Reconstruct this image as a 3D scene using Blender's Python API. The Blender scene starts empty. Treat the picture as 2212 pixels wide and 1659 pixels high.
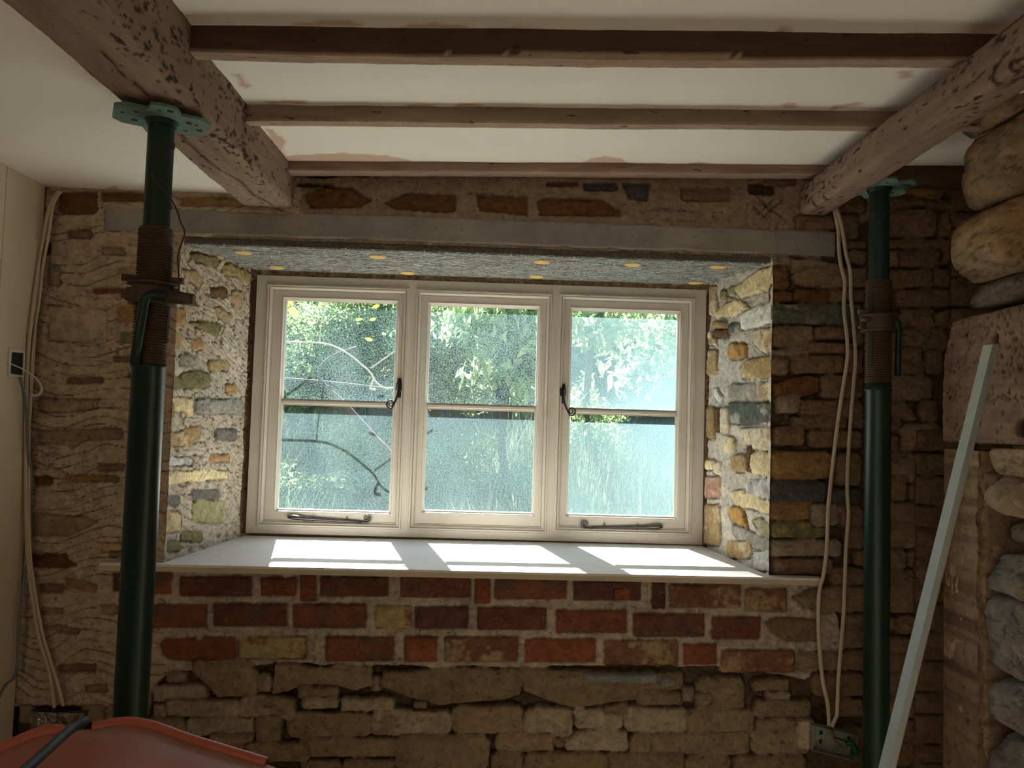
import bpy, math, random
import numpy as np

# ------------------------------------------------------------------ camera, sky, sun, fill, exposure
W, H, F = 2212.0, 1659.0, 1660.0
CZ = 1.5                                   # eye height above the floor
YAW, PITCH, ROLL = [math.radians(a) for a in (1.2, 2.8, 1.7)]
def cam_axes():
    cy, sy, cp, sp = math.cos(YAW), math.sin(YAW), math.cos(PITCH), math.sin(PITCH)
    f = np.array([sy*cp, cy*cp, sp]); r0 = np.array([cy, -sy, 0.0]); u0 = np.cross(r0, f)
    c, s = math.cos(ROLL), math.sin(ROLL)
    return r0*c + u0*s, -r0*s + u0*c, f
CR, CU, CF = cam_axes()
EYE = np.array([0.0, 0.0, CZ])
scene = bpy.context.scene
COL = scene.collection
from mathutils import Matrix, Vector
cam_data = bpy.data.cameras.new('camera')
cam = bpy.data.objects.new('camera', cam_data); COL.objects.link(cam)
cam_data.sensor_width = 36.0; cam_data.lens = F/W*36.0
cam_data.clip_start = 0.02; cam_data.clip_end = 200
m = Matrix(((CR[0], CU[0], -CF[0], 0), (CR[1], CU[1], -CF[1], 0), (CR[2], CU[2], -CF[2], CZ), (0, 0, 0, 1)))
cam.matrix_world = m
scene.camera = cam

SUN_E, SKY_E, FILL_E, EXPO = 58.0, 0.85, 20.0, 0.22
world = bpy.data.worlds.new('world'); scene.world = world; world.use_nodes = True
nt = world.node_tree; nt.nodes.clear()
wo = nt.nodes.new('ShaderNodeOutputWorld'); wb = nt.nodes.new('ShaderNodeBackground')
sk = nt.nodes.new('ShaderNodeTexSky'); sk.sky_type = 'NISHITA'; sk.sun_disc = False
sk.sun_elevation = math.radians(45); sk.sun_rotation = math.radians(-13.5)
nt.links.new(sk.outputs[0], wb.inputs[0]); wb.inputs[1].default_value = SKY_E
nt.links.new(wb.outputs[0], wo.inputs[0])

def link(o, parent=None):
    COL.objects.link(o)
    if parent is not None: o.parent = parent
    return o
sl = bpy.data.lights.new('sun', 'SUN'); sl.energy = SUN_E; sl.angle = math.radians(0.53); sl.color = (1.0, 0.955, 0.89)
so = link(bpy.data.objects.new('sun', sl))
sun_dir = Vector((math.sin(math.radians(13.5)), -math.cos(math.radians(13.5)), -1.0)).normalized()
so.rotation_euler = sun_dir.to_track_quat('-Z', 'Y').to_euler(); so.location = (-3, 12, 14)
# added soft fill behind the camera; the back wall has no opening
fl = bpy.data.lights.new('rear_fill', 'AREA'); fl.shape = 'RECTANGLE'; fl.size = 3.0; fl.size_y = 1.8
fl.energy = FILL_E; fl.color = (1.0, 0.86, 0.70)
fo = link(bpy.data.objects.new('rear_fill', fl)); fo.location = (-1.5, -2.85, 1.45); fo.rotation_euler = (math.radians(90), 0, 0)
vs = scene.view_settings
scene.display_settings.display_device = 'sRGB'
vs.view_transform = 'Standard'; vs.look = 'None'; vs.gamma = 1.0; vs.use_curve_mapping = False; vs.exposure = EXPO
cy = scene.cycles
cy.use_denoising = True
try: cy.denoiser = 'OPENIMAGEDENOISE'
except Exception: pass
cy.max_bounces = 10; cy.diffuse_bounces = 6; cy.glossy_bounces = 3; cy.transmission_bounces = 6; cy.transparent_max_bounces = 12
cy.sample_clamp_indirect = 6.0; cy.caustics_reflective = False; cy.caustics_refractive = False

# ------------------------------------------------------------------ pixel -> place
def ray(x, y):
    return CF + CR*(x - W/2)/F - CU*(y - H/2)/F
def atY(x, y, Y):
    r = ray(x, y); return EYE + r*(Y/r[1])
def atX(x, y, X):
    r = ray(x, y); return EYE + r*(X/r[0])
def atZ(x, y, Z):
    r = ray(x, y); return EYE + r*((Z-CZ)/r[2])
WY = 2.17        # room face of the window wall
FY = 2.65        # face of the window frame

# ------------------------------------------------------------------ objects
def tag(o, label=None, cat=None, group=None, kind=None):
    if label: o['label'] = label
    if cat: o['category'] = cat
    if group: o['group'] = group
    if kind: o['kind'] = kind
    return o
def empty(name, loc=(0, 0, 0), parent=None):
    o = bpy.data.objects.new(name, None); o.empty_display_size = 0.05
    link(o, parent); o.location = loc; return o
class MB:
    """collects shapes into one mesh"""
    def __init__(s): s.v = []; s.f = []; s.smooth = []; s.c = []
    def add(s, vs, fs, smooth=False, col=(1, 1, 1)):
        n = len(s.v); s.v.extend([tuple(float(c) for c in p) for p in vs])
        s.f.extend([tuple(i+n for i in f) for f in fs]); s.smooth.extend([smooth]*len(fs)); s.c.extend([col]*len(vs)); return s
    def box(s, a, b, bev=0.0, col=(1, 1, 1), M=None):
        x0, y0, z0 = a; x1, y1, z1 = b
        if bev <= 0:
            vs = [(x0,y0,z0),(x1,y0,z0),(x1,y1,z0),(x0,y1,z0),(x0,y0,z1),(x1,y0,z1),(x1,y1,z1),(x0,y1,z1)]
            fs = [(0,3,2,1),(4,5,6,7),(0,1,5,4),(1,2,6,5),(2,3,7,6),(3,0,4,7)]
        else:
            vs = []; fs = []
            e = bev
            for (z, i) in ((z0, e), (z0+e, 0), (z1-e, 0), (z1, e)):
                X0, X1, Y0, Y1 = x0+i, x1-i, y0+i, y1-i
                k = e*0.7
                if i == 0: vs += [(X0+e,Y0,z),(X1-e,Y0,z),(X1,Y0+e,z),(X1,Y1-e,z),(X1-e,Y1,z),(X0+e,Y1,z),(X0,Y1-e,z),(X0,Y0+e,z)]
                else: vs += [(X0+k*.4,Y0,z),(X1-k*.4,Y0,z),(X1,Y0+k*.4,z),(X1,Y1-k*.4,z),(X1-k*.4,Y1,z),(X0+k*.4,Y1,z),(X0,Y1-k*.4,z),(X0,Y0+k*.4,z)]
            for l in range(3):
                for j in range(8):
                    fs.append((l*8+j, l*8+(j+1) % 8, l*8+8+(j+1) % 8, l*8+8+j))
            fs.append(tuple(range(7, -1, -1))); fs.append(tuple(range(24, 32)))
        if M is not None: vs = [tuple(M @ Vector(p)) for p in vs]
        return s.add(vs, fs, False, col)
    def tube(s, pts, rad, n=12, col=(1, 1, 1), caps=True, smooth=True, flat=1.0):
        pts = [np.array(p, float) for p in pts]
        if not hasattr(rad, '__len__'): rad = [rad]*len(pts)
        t0 = pts[1]-pts[0]; t0 = t0/np.linalg.norm(t0)
        ref = np.array([0, 0, 1.0]) if abs(t0[2]) < 0.9 else np.array([0, 1.0, 0])
        a = np.cross(t0, ref); a /= np.linalg.norm(a)
        vs = []
        for i, p in enumerate(pts):
            q0 = pts[max(i-1, 0)]; q1 = pts[min(i+1, len(pts)-1)]
            t = q1-q0; L = np.linalg.norm(t); t = t/L if L > 1e-9 else t0
            a = a - t*(a @ t); a /= (np.linalg.norm(a)+1e-12); b = np.cross(t, a)
            for k in range(n):
                th = 2*math.pi*k/n
                vs.append(p + rad[i]*(a*math.cos(th) + b*math.sin(th)*flat))
        fs = []
        for i in range(len(pts)-1):
            for k in range(n):
                fs.append((i*n+k, i*n+(k+1) % n, (i+1)*n+(k+1) % n, (i+1)*n+k))
        s.add(vs, fs, smooth, col)
        if caps:
            b0 = len(s.v)-len(vs)
            s.f.append(tuple(b0+k for k in range(n-1, -1, -1))); s.smooth.append(False)
            s.f.append(tuple(b0+(len(pts)-1)*n+k for k in range(n))); s.smooth.append(False)
        return s
    def lathe(s, prof, c, n=32, col=(1, 1, 1), smooth=True):
        """prof: (r, z) list about a vertical axis through c=(x,y)"""
        vs = []; fs = []
        for r, z in prof:
            for k in range(n):
                th = 2*math.pi*k/n; vs.append((c[0]+r*math.cos(th), c[1]+r*math.sin(th), z))
        for i in range(len(prof)-1):
            for k in range(n): fs.append((i*n+k, i*n+(k+1) % n, (i+1)*n+(k+1) % n, (i+1)*n+k))
        return s.add(vs, fs, smooth, col)
    def prism(s, poly, z0, z1, col=(1, 1, 1)):
        n = len(poly); vs = [(x, y, z0) for x, y in poly]+[(x, y, z1) for x, y in poly]
        fs = [tuple(range(n-1, -1, -1)), tuple(range(n, 2*n))]+[(i, (i+1) % n, n+(i+1) % n, n+i) for i in range(n)]
        return s.add(vs, fs, False, col)
    def build(s, name, mat, parent=None):
        me = bpy.data.meshes.new(name); me.from_pydata(s.v, [], s.f); me.update()
        me.polygons.foreach_set('use_smooth', s.smooth)
        if mat: me.materials.append(mat)
        ca = me.color_attributes.new('Col', 'FLOAT_COLOR', 'POINT')
        arr = np.ones((len(s.v), 4), np.float32); arr[:, :3] = np.array(s.c, np.float32)
        ca.data.foreach_set('color', arr.ravel())
        o = bpy.data.objects.new(name, me); link(o, parent)
        if parent is not None: o.matrix_parent_inverse = Matrix.Translation(-Vector(parent.matrix_world.translation)) if False else Matrix.Identity(4)
        return o
def local(o, root):
    """geometry written in world coordinates becomes local to its root empty"""
    o.data.transform(Matrix.Translation(-Vector(root.location))); return o

# ------------------------------------------------------------------ materials
def mat(name, color=(0.5, 0.5, 0.5), rough=0.8, metal=0.0, spec=0.3, vcol=False, var=0.0, vscale=8.0, bump=0.0, bscale=60.0,
        stretch=(1, 1, 1), specks=None, dirt=None, bdist=0.004):
    m = bpy.data.materials.new(name); m.use_nodes = True; n = m.node_tree.nodes; l = m.node_tree.links
    b = n['Principled BSDF']; b.inputs['Roughness'].default_value = rough; b.inputs['Metallic'].default_value = metal
    b.inputs['Specular IOR Level'].default_value = spec
    tc = n.new('ShaderNodeTexCoord'); mp = n.new('ShaderNodeMapping'); l.new(tc.outputs['Object'], mp.inputs[0]); mp.inputs['Scale'].default_value = stretch
    if vcol:
        at = n.new('ShaderNodeAttribute'); at.attribute_name = 'Col'; cur = at.outputs['Color']
    else:
        rg = n.new('ShaderNodeRGB'); rg.outputs[0].default_value = (*color, 1); cur = rg.outputs[0]
    if var > 0:
        no = n.new('ShaderNodeTexNoise'); l.new(mp.outputs[0], no.inputs['Vector']); no.inputs['Scale'].default_value = vscale; no.inputs['Detail'].default_value = 6; no.inputs['Roughness'].default_value = 0.65
        mr = n.new('ShaderNodeMapRange'); l.new(no.outputs[0], mr.inputs[0]); mr.inputs[1].default_value = .25; mr.inputs[2].default_value = .75
        mr.inputs[3].default_value = 1-var; mr.inputs[4].default_value = 1+var*.8
        mx = n.new('ShaderNodeVectorMath'); mx.operation = 'SCALE'; l.new(cur, mx.inputs[0]); l.new(mr.outputs[0], mx.inputs['Scale']); cur = mx.outputs[0]
    def over(cur, color, scale, lo, hi, st, amt=1.0, detail=3):
        mp2 = n.new('ShaderNodeMapping'); l.new(tc.outputs['Object'], mp2.inputs[0]); mp2.inputs['Scale'].default_value = st
        no = n.new('ShaderNodeTexNoise'); l.new(mp2.outputs[0], no.inputs['Vector']); no.inputs['Scale'].default_value = scale; no.inputs['Detail'].default_value = detail
        mr = n.new('ShaderNodeMapRange'); l.new(no.outputs[0], mr.inputs[0]); mr.inputs[1].default_value = lo; mr.inputs[2].default_value = hi
        mr.inputs[3].default_value = 0; mr.inputs[4].default_value = amt
        mx = n.new('ShaderNodeMix'); mx.data_type = 'RGBA'; l.new(mr.outputs[0], mx.inputs[0]); l.new(cur, mx.inputs[6]); mx.inputs[7].default_value = (*color, 1)
        return mx.outputs[2]
    if dirt: cur = over(cur, *dirt)
    if specks: cur = over(cur, *specks)
    l.new(cur, b.inputs['Base Color'])
    if bump > 0:
        no = n.new('ShaderNodeTexNoise'); l.new(mp.outputs[0], no.inputs['Vector']); no.inputs['Scale'].default_value = bscale; no.inputs['Detail'].default_value = 5; no.inputs['Roughness'].default_value = .7
        bp = n.new('ShaderNodeBump'); bp.inputs['Strength'].default_value = bump; bp.inputs['Distance'].default_value = bdist
        l.new(no.outputs[0], bp.inputs['Height']); l.new(bp.outputs[0], b.inputs['Normal'])
    return m
M = {}
M['stone'] = mat('masonry', rough=.93, spec=.15, vcol=True, var=.34, vscale=45, bump=.85, bscale=150, specks=((.50, .42, .32), 95, .66, .76, (1, 1, 1), .26, 2), dirt=((.035, .024, .015), 60, .60, .72, (1, 1.0, 1.2), .55, 4))
M['plaster_paint'] = mat('ceiling_plaster', rough=.9, spec=.15, vcol=True, var=.03, vscale=4, bump=.06, bscale=30)
M['wall_board'] = mat('skimmed_wall', (.62, .53, .40), rough=.9, spec=.15, var=.08, vscale=3, bump=.1, bscale=20)
M['floor'] = mat('pale_bounce_floor', (.72, .63, .51), rough=.85, var=.25, vscale=5, bump=.2, bscale=30)  # unseen floor, its pale colour chosen to bounce light onto the ceiling
M['concrete'] = mat('grey_concrete', (.26, .25, .235), rough=.92, spec=.15, var=.18, vscale=14, bump=.5, bscale=90, specks=((.13, .12, .11), 60, .66, .72, (1, 1, 1), .6), dirt=((.38, .33, .26), 5, .5, .75, (1, 1, 2), .7))
M['oak'] = mat('pinkish_old_oak', (.335, .215, .165), rough=.9, spec=.1, vcol=True, var=.22, vscale=9, stretch=(5, .8, 5), bump=.6, bscale=30, specks=((.035, .02, .012), 46, .63, .69, (1.6, .55, 1.6), .9), bdist=.006)
M['oak_x'] = mat('joist_timber', (.3, .2, .15), rough=.86, spec=.2, vcol=True, var=.28, vscale=9, stretch=(.8, 5, 5), bump=.5, bscale=30, specks=((.03, .018, .01), 40, .66, .72, (.6, 1.8, 1.8), .85), bdist=.005)
M['window_paint'] = mat('off_white_gloss', (.56, .515, .45), rough=.33, spec=.5, var=.05, vscale=5, dirt=((.40, .28, .17), 9, .60, .85, (1, 1, 1), .45))
M['sill_board'] = mat('pale_board', (.68, .64, .59), rough=.7, spec=.25, var=.05, vscale=9, dirt=((.42, .33, .26), 22, .62, .8, (1, 1, 1), .5), bump=.06, bscale=50)
M['sill_edge'] = mat('board_edge', (.50, .41, .30), rough=.8, var=.18, vscale=7, stretch=(1, 1, 30))
M['black_iron'] = mat('black_iron', (.018, .018, .02), rough=.38, metal=.5, spec=.5)
M['pewter_iron'] = mat('dark_pewter', (.13, .12, .115), rough=.32, metal=.85, spec=.5)
M['green_paint'] = mat('green_painted_steel', (.009, .025, .020), rough=.36, spec=.28, var=.35, vscale=12, stretch=(1, 1, .25), specks=((.16, .17, .14), 70, .745, .77, (1, 1, 1), .7), dirt=((.04, .022, .012), 14, .62, .78, (1, 1, .35), .6), bump=.12, bscale=80)
M['plate_green'] = mat('blue_green_plate', (.115, .185, .165), rough=.6, var=.3, vscale=30, dirt=((.16, .10, .07), 18, .58, .78, (1, 1, 1), .6))
M['rust'] = mat('rusty_thread', (.085, .050, .034), rough=.75, metal=.2, var=.4, vscale=40, bump=.4, bscale=120)
M['rust_pale'] = mat('worn_cast_steel', (.09, .06, .045), rough=.6, metal=.35, var=.4, vscale=30, bump=.3, bscale=90)
M['cable_white'] = mat('cream_cable', (.50, .42, .32), rough=.6, var=.12, vscale=12)
M['cable_grey'] = mat('grey_cable', (.15, .16, .17), rough=.55, var=.12, vscale=12)
M['cable_clear'] = mat('pale_tape', (.55, .56, .54), rough=.35, spec=.6)
M['wire'] = mat('rusty_wire', (.06, .035, .025), rough=.7)
M['alu'] = mat('pale_aluminium', (.46, .54, .56), rough=.42, metal=.45, spec=.5, var=.08, vscale=20)
M['alu_edge'] = mat('aluminium_edge', (.60, .62, .60), rough=.4, metal=.4)
M['red_plastic'] = mat('dusty_red_plastic', (.36, .115, .078), rough=.55, spec=.4, var=.12, vscale=6, dirt=((.27, .225, .17), 5, .42, .66, (1, 1, 1), .8), specks=((.05, .03, .02), 60, .74, .77, (1, 1, 1), .9))
M['red_rim'] = mat('red_plastic_rim', (.42, .11, .062), rough=.45, spec=.4, var=.1, vscale=6)
M['rubber'] = mat('dark_rubber', (.035, .042, .05), rough=.6, var=.2, vscale=20)
M['galv'] = mat('galvanised_box', (.27, .30, .26), rough=.5, metal=.3, var=.25, vscale=30, dirt=((.12, .09, .06), 25, .58, .7, (1, 1, 1), .8))
M['chrome'] = mat('bright_galvanised', (.35, .33, .28), rough=.12, metal=.95, bump=.9, bscale=16, bdist=.02)
M['white_plastic'] = mat('white_plastic', (.62, .61, .57), rough=.5)
M['dark'] = mat('hole_shade', (.03, .027, .024), rough=.9)  # flat dark colour painted in for the shade inside holes
M['green_tape'] = mat('green_tape', (.005, .06, .03), rough=.5)
M['wire_red'] = mat('wire_red', (.16, .04, .02), rough=.5)
M['wire_yellow'] = mat('wire_yellow', (.16, .14, .04), rough=.5)
M['wire_black'] = mat('wire_black', (.012, .012, .012), rough=.5)
M['foam_disc'] = mat('ochre_washer', (.66, .42, .15), rough=.8, var=.1, vscale=60)
M['fibre'] = mat('wood_wool', rough=.85, spec=.3, vcol=True)
M['fibre_back'] = mat('wood_wool_back', (.17, .155, .13), rough=.95, var=.5, vscale=120, bump=1, bscale=200)
M['bark'] = mat('bark', (.05, .042, .035), rough=.9, var=.3, vscale=12, bump=.5, bscale=30)
M['twig'] = mat('pale_twig', (.36, .34, .30), rough=.7)
M['soil'] = mat('garden_bank', (.035, .045, .028), rough=1, var=.4, vscale=4)
M['stone_dark'] = mat('pecked_timber', rough=.9, spec=.15, vcol=True, var=.22, vscale=20, bump=.5, bscale=90)

def leaf_mat(name, c1, c2, trans=.55):
    m = bpy.data.materials.new(name); m.use_nodes = True; n = m.node_tree.nodes; l = m.node_tree.links; n.clear()
    out = n.new('ShaderNodeOutputMaterial'); at = n.new('ShaderNodeAttribute'); at.attribute_name = 'Col'
    mx = n.new('ShaderNodeMix'); mx.data_type = 'RGBA'; mx.inputs[6].default_value = (*c1, 1); mx.inputs[7].default_value = (*c2, 1)
    sp = n.new('ShaderNodeSeparateColor'); l.new(at.outputs['Color'], sp.inputs[0]); l.new(sp.outputs[0], mx.inputs[0])
    d = n.new('ShaderNodeBsdfDiffuse'); t = n.new('ShaderNodeBsdfTranslucent'); g = n.new('ShaderNodeBsdfGlossy'); g.inputs['Roughness'].default_value = .35
    l.new(mx.outputs[2], d.inputs[0]); l.new(mx.outputs[2], t.inputs[0])
    a = n.new('ShaderNodeMixShader'); a.inputs[0].default_value = trans; l.new(d.outputs[0], a.inputs[1]); l.new(t.outputs[0], a.inputs[2])
    b = n.new('ShaderNodeMixShader'); b.inputs[0].default_value = .06; l.new(a.outputs[0], b.inputs[1]); l.new(g.outputs[0], b.inputs[2])
    l.new(b.outputs[0], out.inputs[0]); return m
M['leaf_fine'] = leaf_mat('fine_leaves', (.09, .16, .07), (.36, .46, .19), .7)
M['leaf_big'] = leaf_mat('broad_leaves', (.15, .24, .11), (.42, .55, .24), .7)
M['leaf_dark'] = leaf_mat('dark_leaves', (.010, .026, .020), (.035, .07, .045), .4)
M['leaf_lime'] = leaf_mat('lime_leaves', (.22, .30, .03), (.28, .36, .05), .65)
M['grass'] = leaf_mat('grass_blades', (.06, .075, .04), (.22, .225, .14), .45)

def glass_mat(name, base, amp, glow=None, seed=0.0, lum=1.0):
    """clean glass mixed with a film of condensation and dirt; the film is thicker in places"""
    m = bpy.data.materials.new(name); m.use_nodes = True; n = m.node_tree.nodes; l = m.node_tree.links; n.clear()
    out = n.new('ShaderNodeOutputMaterial'); tc = n.new('ShaderNodeTexCoord')
    mp = n.new('ShaderNodeMapping'); l.new(tc.outputs['Object'], mp.inputs[0]); mp.inputs['Location'].default_value = (seed, 0, seed*.7)
    def noise(scale, detail=4):
        no = n.new('ShaderNodeTexNoise'); no.inputs['Scale'].default_value = scale; no.inputs['Detail'].default_value = detail
        l.new(mp.outputs[0], no.inputs['Vector']); return no.outputs[0]
    def mth(op, a, b):
        q = n.new('ShaderNodeMath'); q.operation = op
        for i, v in enumerate((a, b)):
            if isinstance(v, (int, float)): q.inputs[i].default_value = v
            else: l.new(v, q.inputs[i])
        return q.outputs[0]
    big = mth('MULTIPLY', mth('SUBTRACT', noise(5.0, 3), .5), amp*2.2)
    fine = mth('MULTIPLY', mth('SUBTRACT', noise(210.0, 2), .5), amp*5.5)
    f = mth('ADD', mth('ADD', big, fine), base)
    if glow:                                        # painted glow: film made denser and brighter round a point (object space)
        gx, gz, k, rad = glow
        sx = n.new('ShaderNodeSeparateXYZ'); l.new(tc.outputs['Object'], sx.inputs[0])
        dx = mth('SUBTRACT', sx.outputs[0], gx); dz = mth('SUBTRACT', sx.outputs[2], gz)
        dd = mth('SQRT', mth('ADD', mth('MULTIPLY', dx, dx), mth('MULTIPLY', dz, dz)), 0)
        g = mth('MAXIMUM', mth('SUBTRACT', 1.0, mth('DIVIDE', dd, rad)), 0.0)
        f = mth('ADD', f, mth('MULTIPLY', g, k))
    cl = n.new('ShaderNodeClamp'); l.new(f, cl.inputs[0]); cl.inputs[1].default_value = 0.0 if base < 0 else 0.02; cl.inputs[2].default_value = .93
    tr = n.new('ShaderNodeBsdfTransparent'); tr.inputs[0].default_value = (.93, .97, .96, 1)
    tl = n.new('ShaderNodeBsdfTranslucent'); tl.inputs[0].default_value = (.058*lum, .090*lum, .095*lum, 1)  # bluish tint puts scattered sky light into the film's colour
    df = n.new('ShaderNodeBsdfDiffuse'); df.inputs[0].default_value = (.10, .13, .14, 1)
    hz = n.new('ShaderNodeMixShader'); hz.inputs[0].default_value = .25; l.new(tl.outputs[0], hz.inputs[1]); l.new(df.outputs[0], hz.inputs[2])
    a = n.new('ShaderNodeMixShader'); l.new(cl.outputs[0], a.inputs[0]); l.new(tr.outputs[0], a.inputs[1]); l.new(hz.outputs[0], a.inputs[2])
    gl = n.new('ShaderNodeBsdfGlossy'); gl.inputs['Roughness'].default_value = .03
    b = n.new('ShaderNodeMixShader'); b.inputs[0].default_value = .022; l.new(a.outputs[0], b.inputs[1]); l.new(gl.outputs[0], b.inputs[2])
    l.new(b.outputs[0], out.inputs[0]); return m

# ------------------------------------------------------------------ noise and relief panels
def vnoise(x, y, seed=0):
    rs = np.random.RandomState(seed); T = rs.rand(256, 256).astype(np.float32)
    xi = np.floor(x).astype(int); yi = np.floor(y).astype(int); fx = x-xi; fy = y-yi
    fx = fx*fx*(3-2*fx); fy = fy*fy*(3-2*fy)
    a = T[xi & 255, yi & 255]; b = T[(xi+1) & 255, yi & 255]; c = T[xi & 255, (yi+1) & 255]; d = T[(xi+1) & 255, (yi+1) & 255]
    return (a*(1-fx)+b*fx)*(1-fy)+(c*(1-fx)+d*fx)*fy
def fbm(x, y, oct=4, seed=0, gain=.5):
    s = 0; a = 1; t = 0
    for o in range(oct):
        s = s+a*vnoise(x*2**o+17*o, y*2**o+9*o, seed+o); t += a; a *= gain
    return s/t*2-1
def sstep(a, b, x):
    t = np.clip((x-a)/(b-a), 0, 1); return t*t*(3-2*t)
def sdf(px, py, poly):
    P = np.array(poly, float); d = np.full(px.shape, 1e9); s = np.ones(px.shape); n = len(P)
    for i in range(n):
        j = (i-1) % n; e = P[j]-P[i]; wx = px-P[i][0]; wy = py-P[i][1]
        t = np.clip((wx*e[0]+wy*e[1])/(e@e+1e-12), 0, 1)
        d = np.minimum(d, (wx-e[0]*t)**2+(wy-e[1]*t)**2)
        c1 = py >= P[i][1]; c2 = py < P[j][1]; c3 = e[0]*wy > e[1]*wx
        s = np.where((c1 & c2 & c3) | (~c1 & ~c2 & ~c3), -s, s)
    return s*np.sqrt(d)
class Field:
    """a relief on the plane O + uU + vV, raised along N; stones are given by their outlines"""
    def __init__(s, O, U, V, N, ulen, vlen, step, seed=1):
        s.O, s.U, s.V, s.N = [np.array(a, float) for a in (O, U, V, N)]
        nu = int(round(ulen/step))+1; nv = int(round(vlen/step))+1
        s.us = np.linspace(0, ulen, nu); s.vs = np.linspace(0, vlen, nv); s.seed = seed
        s.u, s.v = np.meshgrid(s.us, s.vs, indexing='ij')
        s.h = np.zeros(s.u.shape); s.c = np.zeros(s.u.shape+(3,)); s.mask = np.ones(s.u.shape, bool)
        s.w1 = fbm(s.u/.05, s.v/.05, 3, seed+3); s.w2 = fbm(s.u/.014, s.v/.014, 3, seed+9); s.w3 = fbm(s.u/.006, s.v/.006, 2, seed+21)
        s.w4 = fbm(s.u/.11, s.v/.09, 3, seed+31); s.rnd = random.Random(seed)
    def uv(s, x, y):
        r = ray(x, y); t = ((s.O-EYE)@s.N)/(r@s.N); p = EYE+r*t-s.O; return (p@s.U, p@s.V)
    def win(s, poly, pad=.02):
        P = np.array(poly); a = P.min(0)-pad; b = P.max(0)+pad
        i0, i1 = np.searchsorted(s.us, (a[0], b[0])); j0, j1 = np.searchsorted(s.vs, (a[1], b[1]))
        return slice(i0, i1), slice(j0, j1)
    def stone(s, poly, col, h0=0.0, dome=.012, rnd=.008, edge=.004, wob=.004, crack=0.0, rough=.0015, dr=.02, mott=.25, col2=None, jit=.06, thr=.1, grow=0.0):
        w = s.win(poly)
        u = s.u[w]; v = s.v[w]
        if u.size == 0: return
        w1, w2, w3, w4 = s.w1[w], s.w2[w], s.w3[w], s.w4[w]
        d = sdf(u, v, poly)
        d = d-grow+wob*(w1*.9+w2*.8)
        cu, cv = np.mean(poly, 0)
        a = sstep(0, edge, -d)
        prof = 1-np.exp(np.minimum(d, 0)/dr)
        tilt = (s.rnd.random()-.5)*.10*(v-cv)+(s.rnd.random()-.5)*.05*(u-cu)
        hh = h0+dome*prof+tilt*.6+rough*(w2*1.4+w3)+w1*dome*.25
        s.h[w] = s.h[w]*(1-a)+hh*a
        k = 1+jit*(s.rnd.random()*2-1)
        c = np.array(col)*k
        cc = c[None, None, :]*(1+mott*(w4*.7+w2*.6))[..., None]
        if col2 is not None:
            b = sstep(thr, thr+.25, w4*.8+w1*.5+w2*.3)[..., None]
            cc = cc*(1-b)+np.array(col2)[None, None, :]*(1+.2*w2)[..., None]*b
        s.c[w] = s.c[w]*(1-a[..., None])+cc*a[..., None]
        if crack > 0:
            g = np.exp(-((d+.0005)/.0028)**2)*sstep(-.35, .2, w1+w2*.5)
            s.h[w] -= crack*g; s.c[w] *= (1-.62*g)[..., None]
    def many(s, ox, oy, k, text, pal, **kw):
        """outlines read off the wall: each line is a colour key followed by x0 y0 x1 y1 or by a longer outline"""
        for line in text.strip().split(';'):
            t = line.split()
            if not t: continue
            key = t[0]; q = [float(a) for a in t[1:]]
            if len(q) == 4:
                x0, y0, x1, y1 = q; cx = min((x1-x0), (y1-y0))*(kw.get('cor', .16))
                pts = [(x0+cx, y0), (x1-cx, y0), (x1, y0+cx), (x1, y1-cx), (x1-cx, y1), (x0+cx, y1), (x0, y1-cx), (x0, y0+cx)]
            else: pts = list(zip(q[0::2], q[1::2]))
            poly = [s.uv(ox+x/k, oy+y/k) for x, y in pts]
            p = dict(kw); p.pop('cor', None); pc = pal[key]
            if isinstance(pc[0], tuple): p['col2'] = pc[1]; pc = pc[0]
            s.stone(poly, pc, **p)
    def build(s, name, material, parent=None, back=0.0):
        nu, nv = s.u.shape
        P = s.O[None, None]+s.u[..., None]*s.U+s.v[..., None]*s.V+s.h[..., None]*s.N
        idx = np.arange(nu*nv).reshape(nu, nv); mk = s.mask
        q = mk[:-1, :-1] & mk[1:, :-1] & mk[1:, 1:] & mk[:-1, 1:]
        a, b, c, d = idx[:-1, :-1][q], idx[1:, :-1][q], idx[1:, 1:][q], idx[:-1, 1:][q]
        F4 = np.stack([a, b, c, d], 1)
        if np.cross(s.U, s.V)@s.N < 0: F4 = F4[:, ::-1]
        V3 = P.reshape(-1, 3); C3 = s.c.reshape(-1, 3)
        if back > 0:                                   # skirt: close the relief backwards along its rim
            E = np.concatenate([F4[:, [0, 1]], F4[:, [1, 2]], F4[:, [2, 3]], F4[:, [3, 0]]])
            key = np.minimum(E[:, 0], E[:, 1]).astype(np.int64)*(nu*nv)+np.maximum(E[:, 0], E[:, 1])
            _, inv, cnt = np.unique(key, return_inverse=True, return_counts=True)
            R = E[cnt[inv.ravel()] == 1]; n0 = len(V3); m_ = len(R)
            A = V3[R[:, 0]]; B = V3[R[:, 1]]
            bk = lambda X: X-(((X-s.O)@s.N)+back)[:, None]*s.N
            V3 = np.concatenate([V3, A, B, bk(A), bk(B)]); C3 = np.concatenate([C3, C3[R[:, 0]], C3[R[:, 1]], C3[R[:, 0]]*.8, C3[R[:, 1]]*.8])
            i = np.arange(m_)
            F4 = np.concatenate([F4, np.stack([n0+m_+i, n0+i, n0+2*m_+i, n0+3*m_+i], 1)])
        used = np.zeros(len(V3), bool); used[F4.ravel()] = True
        re = np.cumsum(used)-1; V3 = V3[used]; C3 = C3[used]; F4 = re[F4]
        me = bpy.data.meshes.new(name); me.vertices.add(len(V3)); me.vertices.foreach_set('co', V3.astype(np.float32).ravel())
        me.loops.add(F4.size); me.loops.foreach_set('vertex_index', F4.astype(np.int32).ravel())
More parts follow.
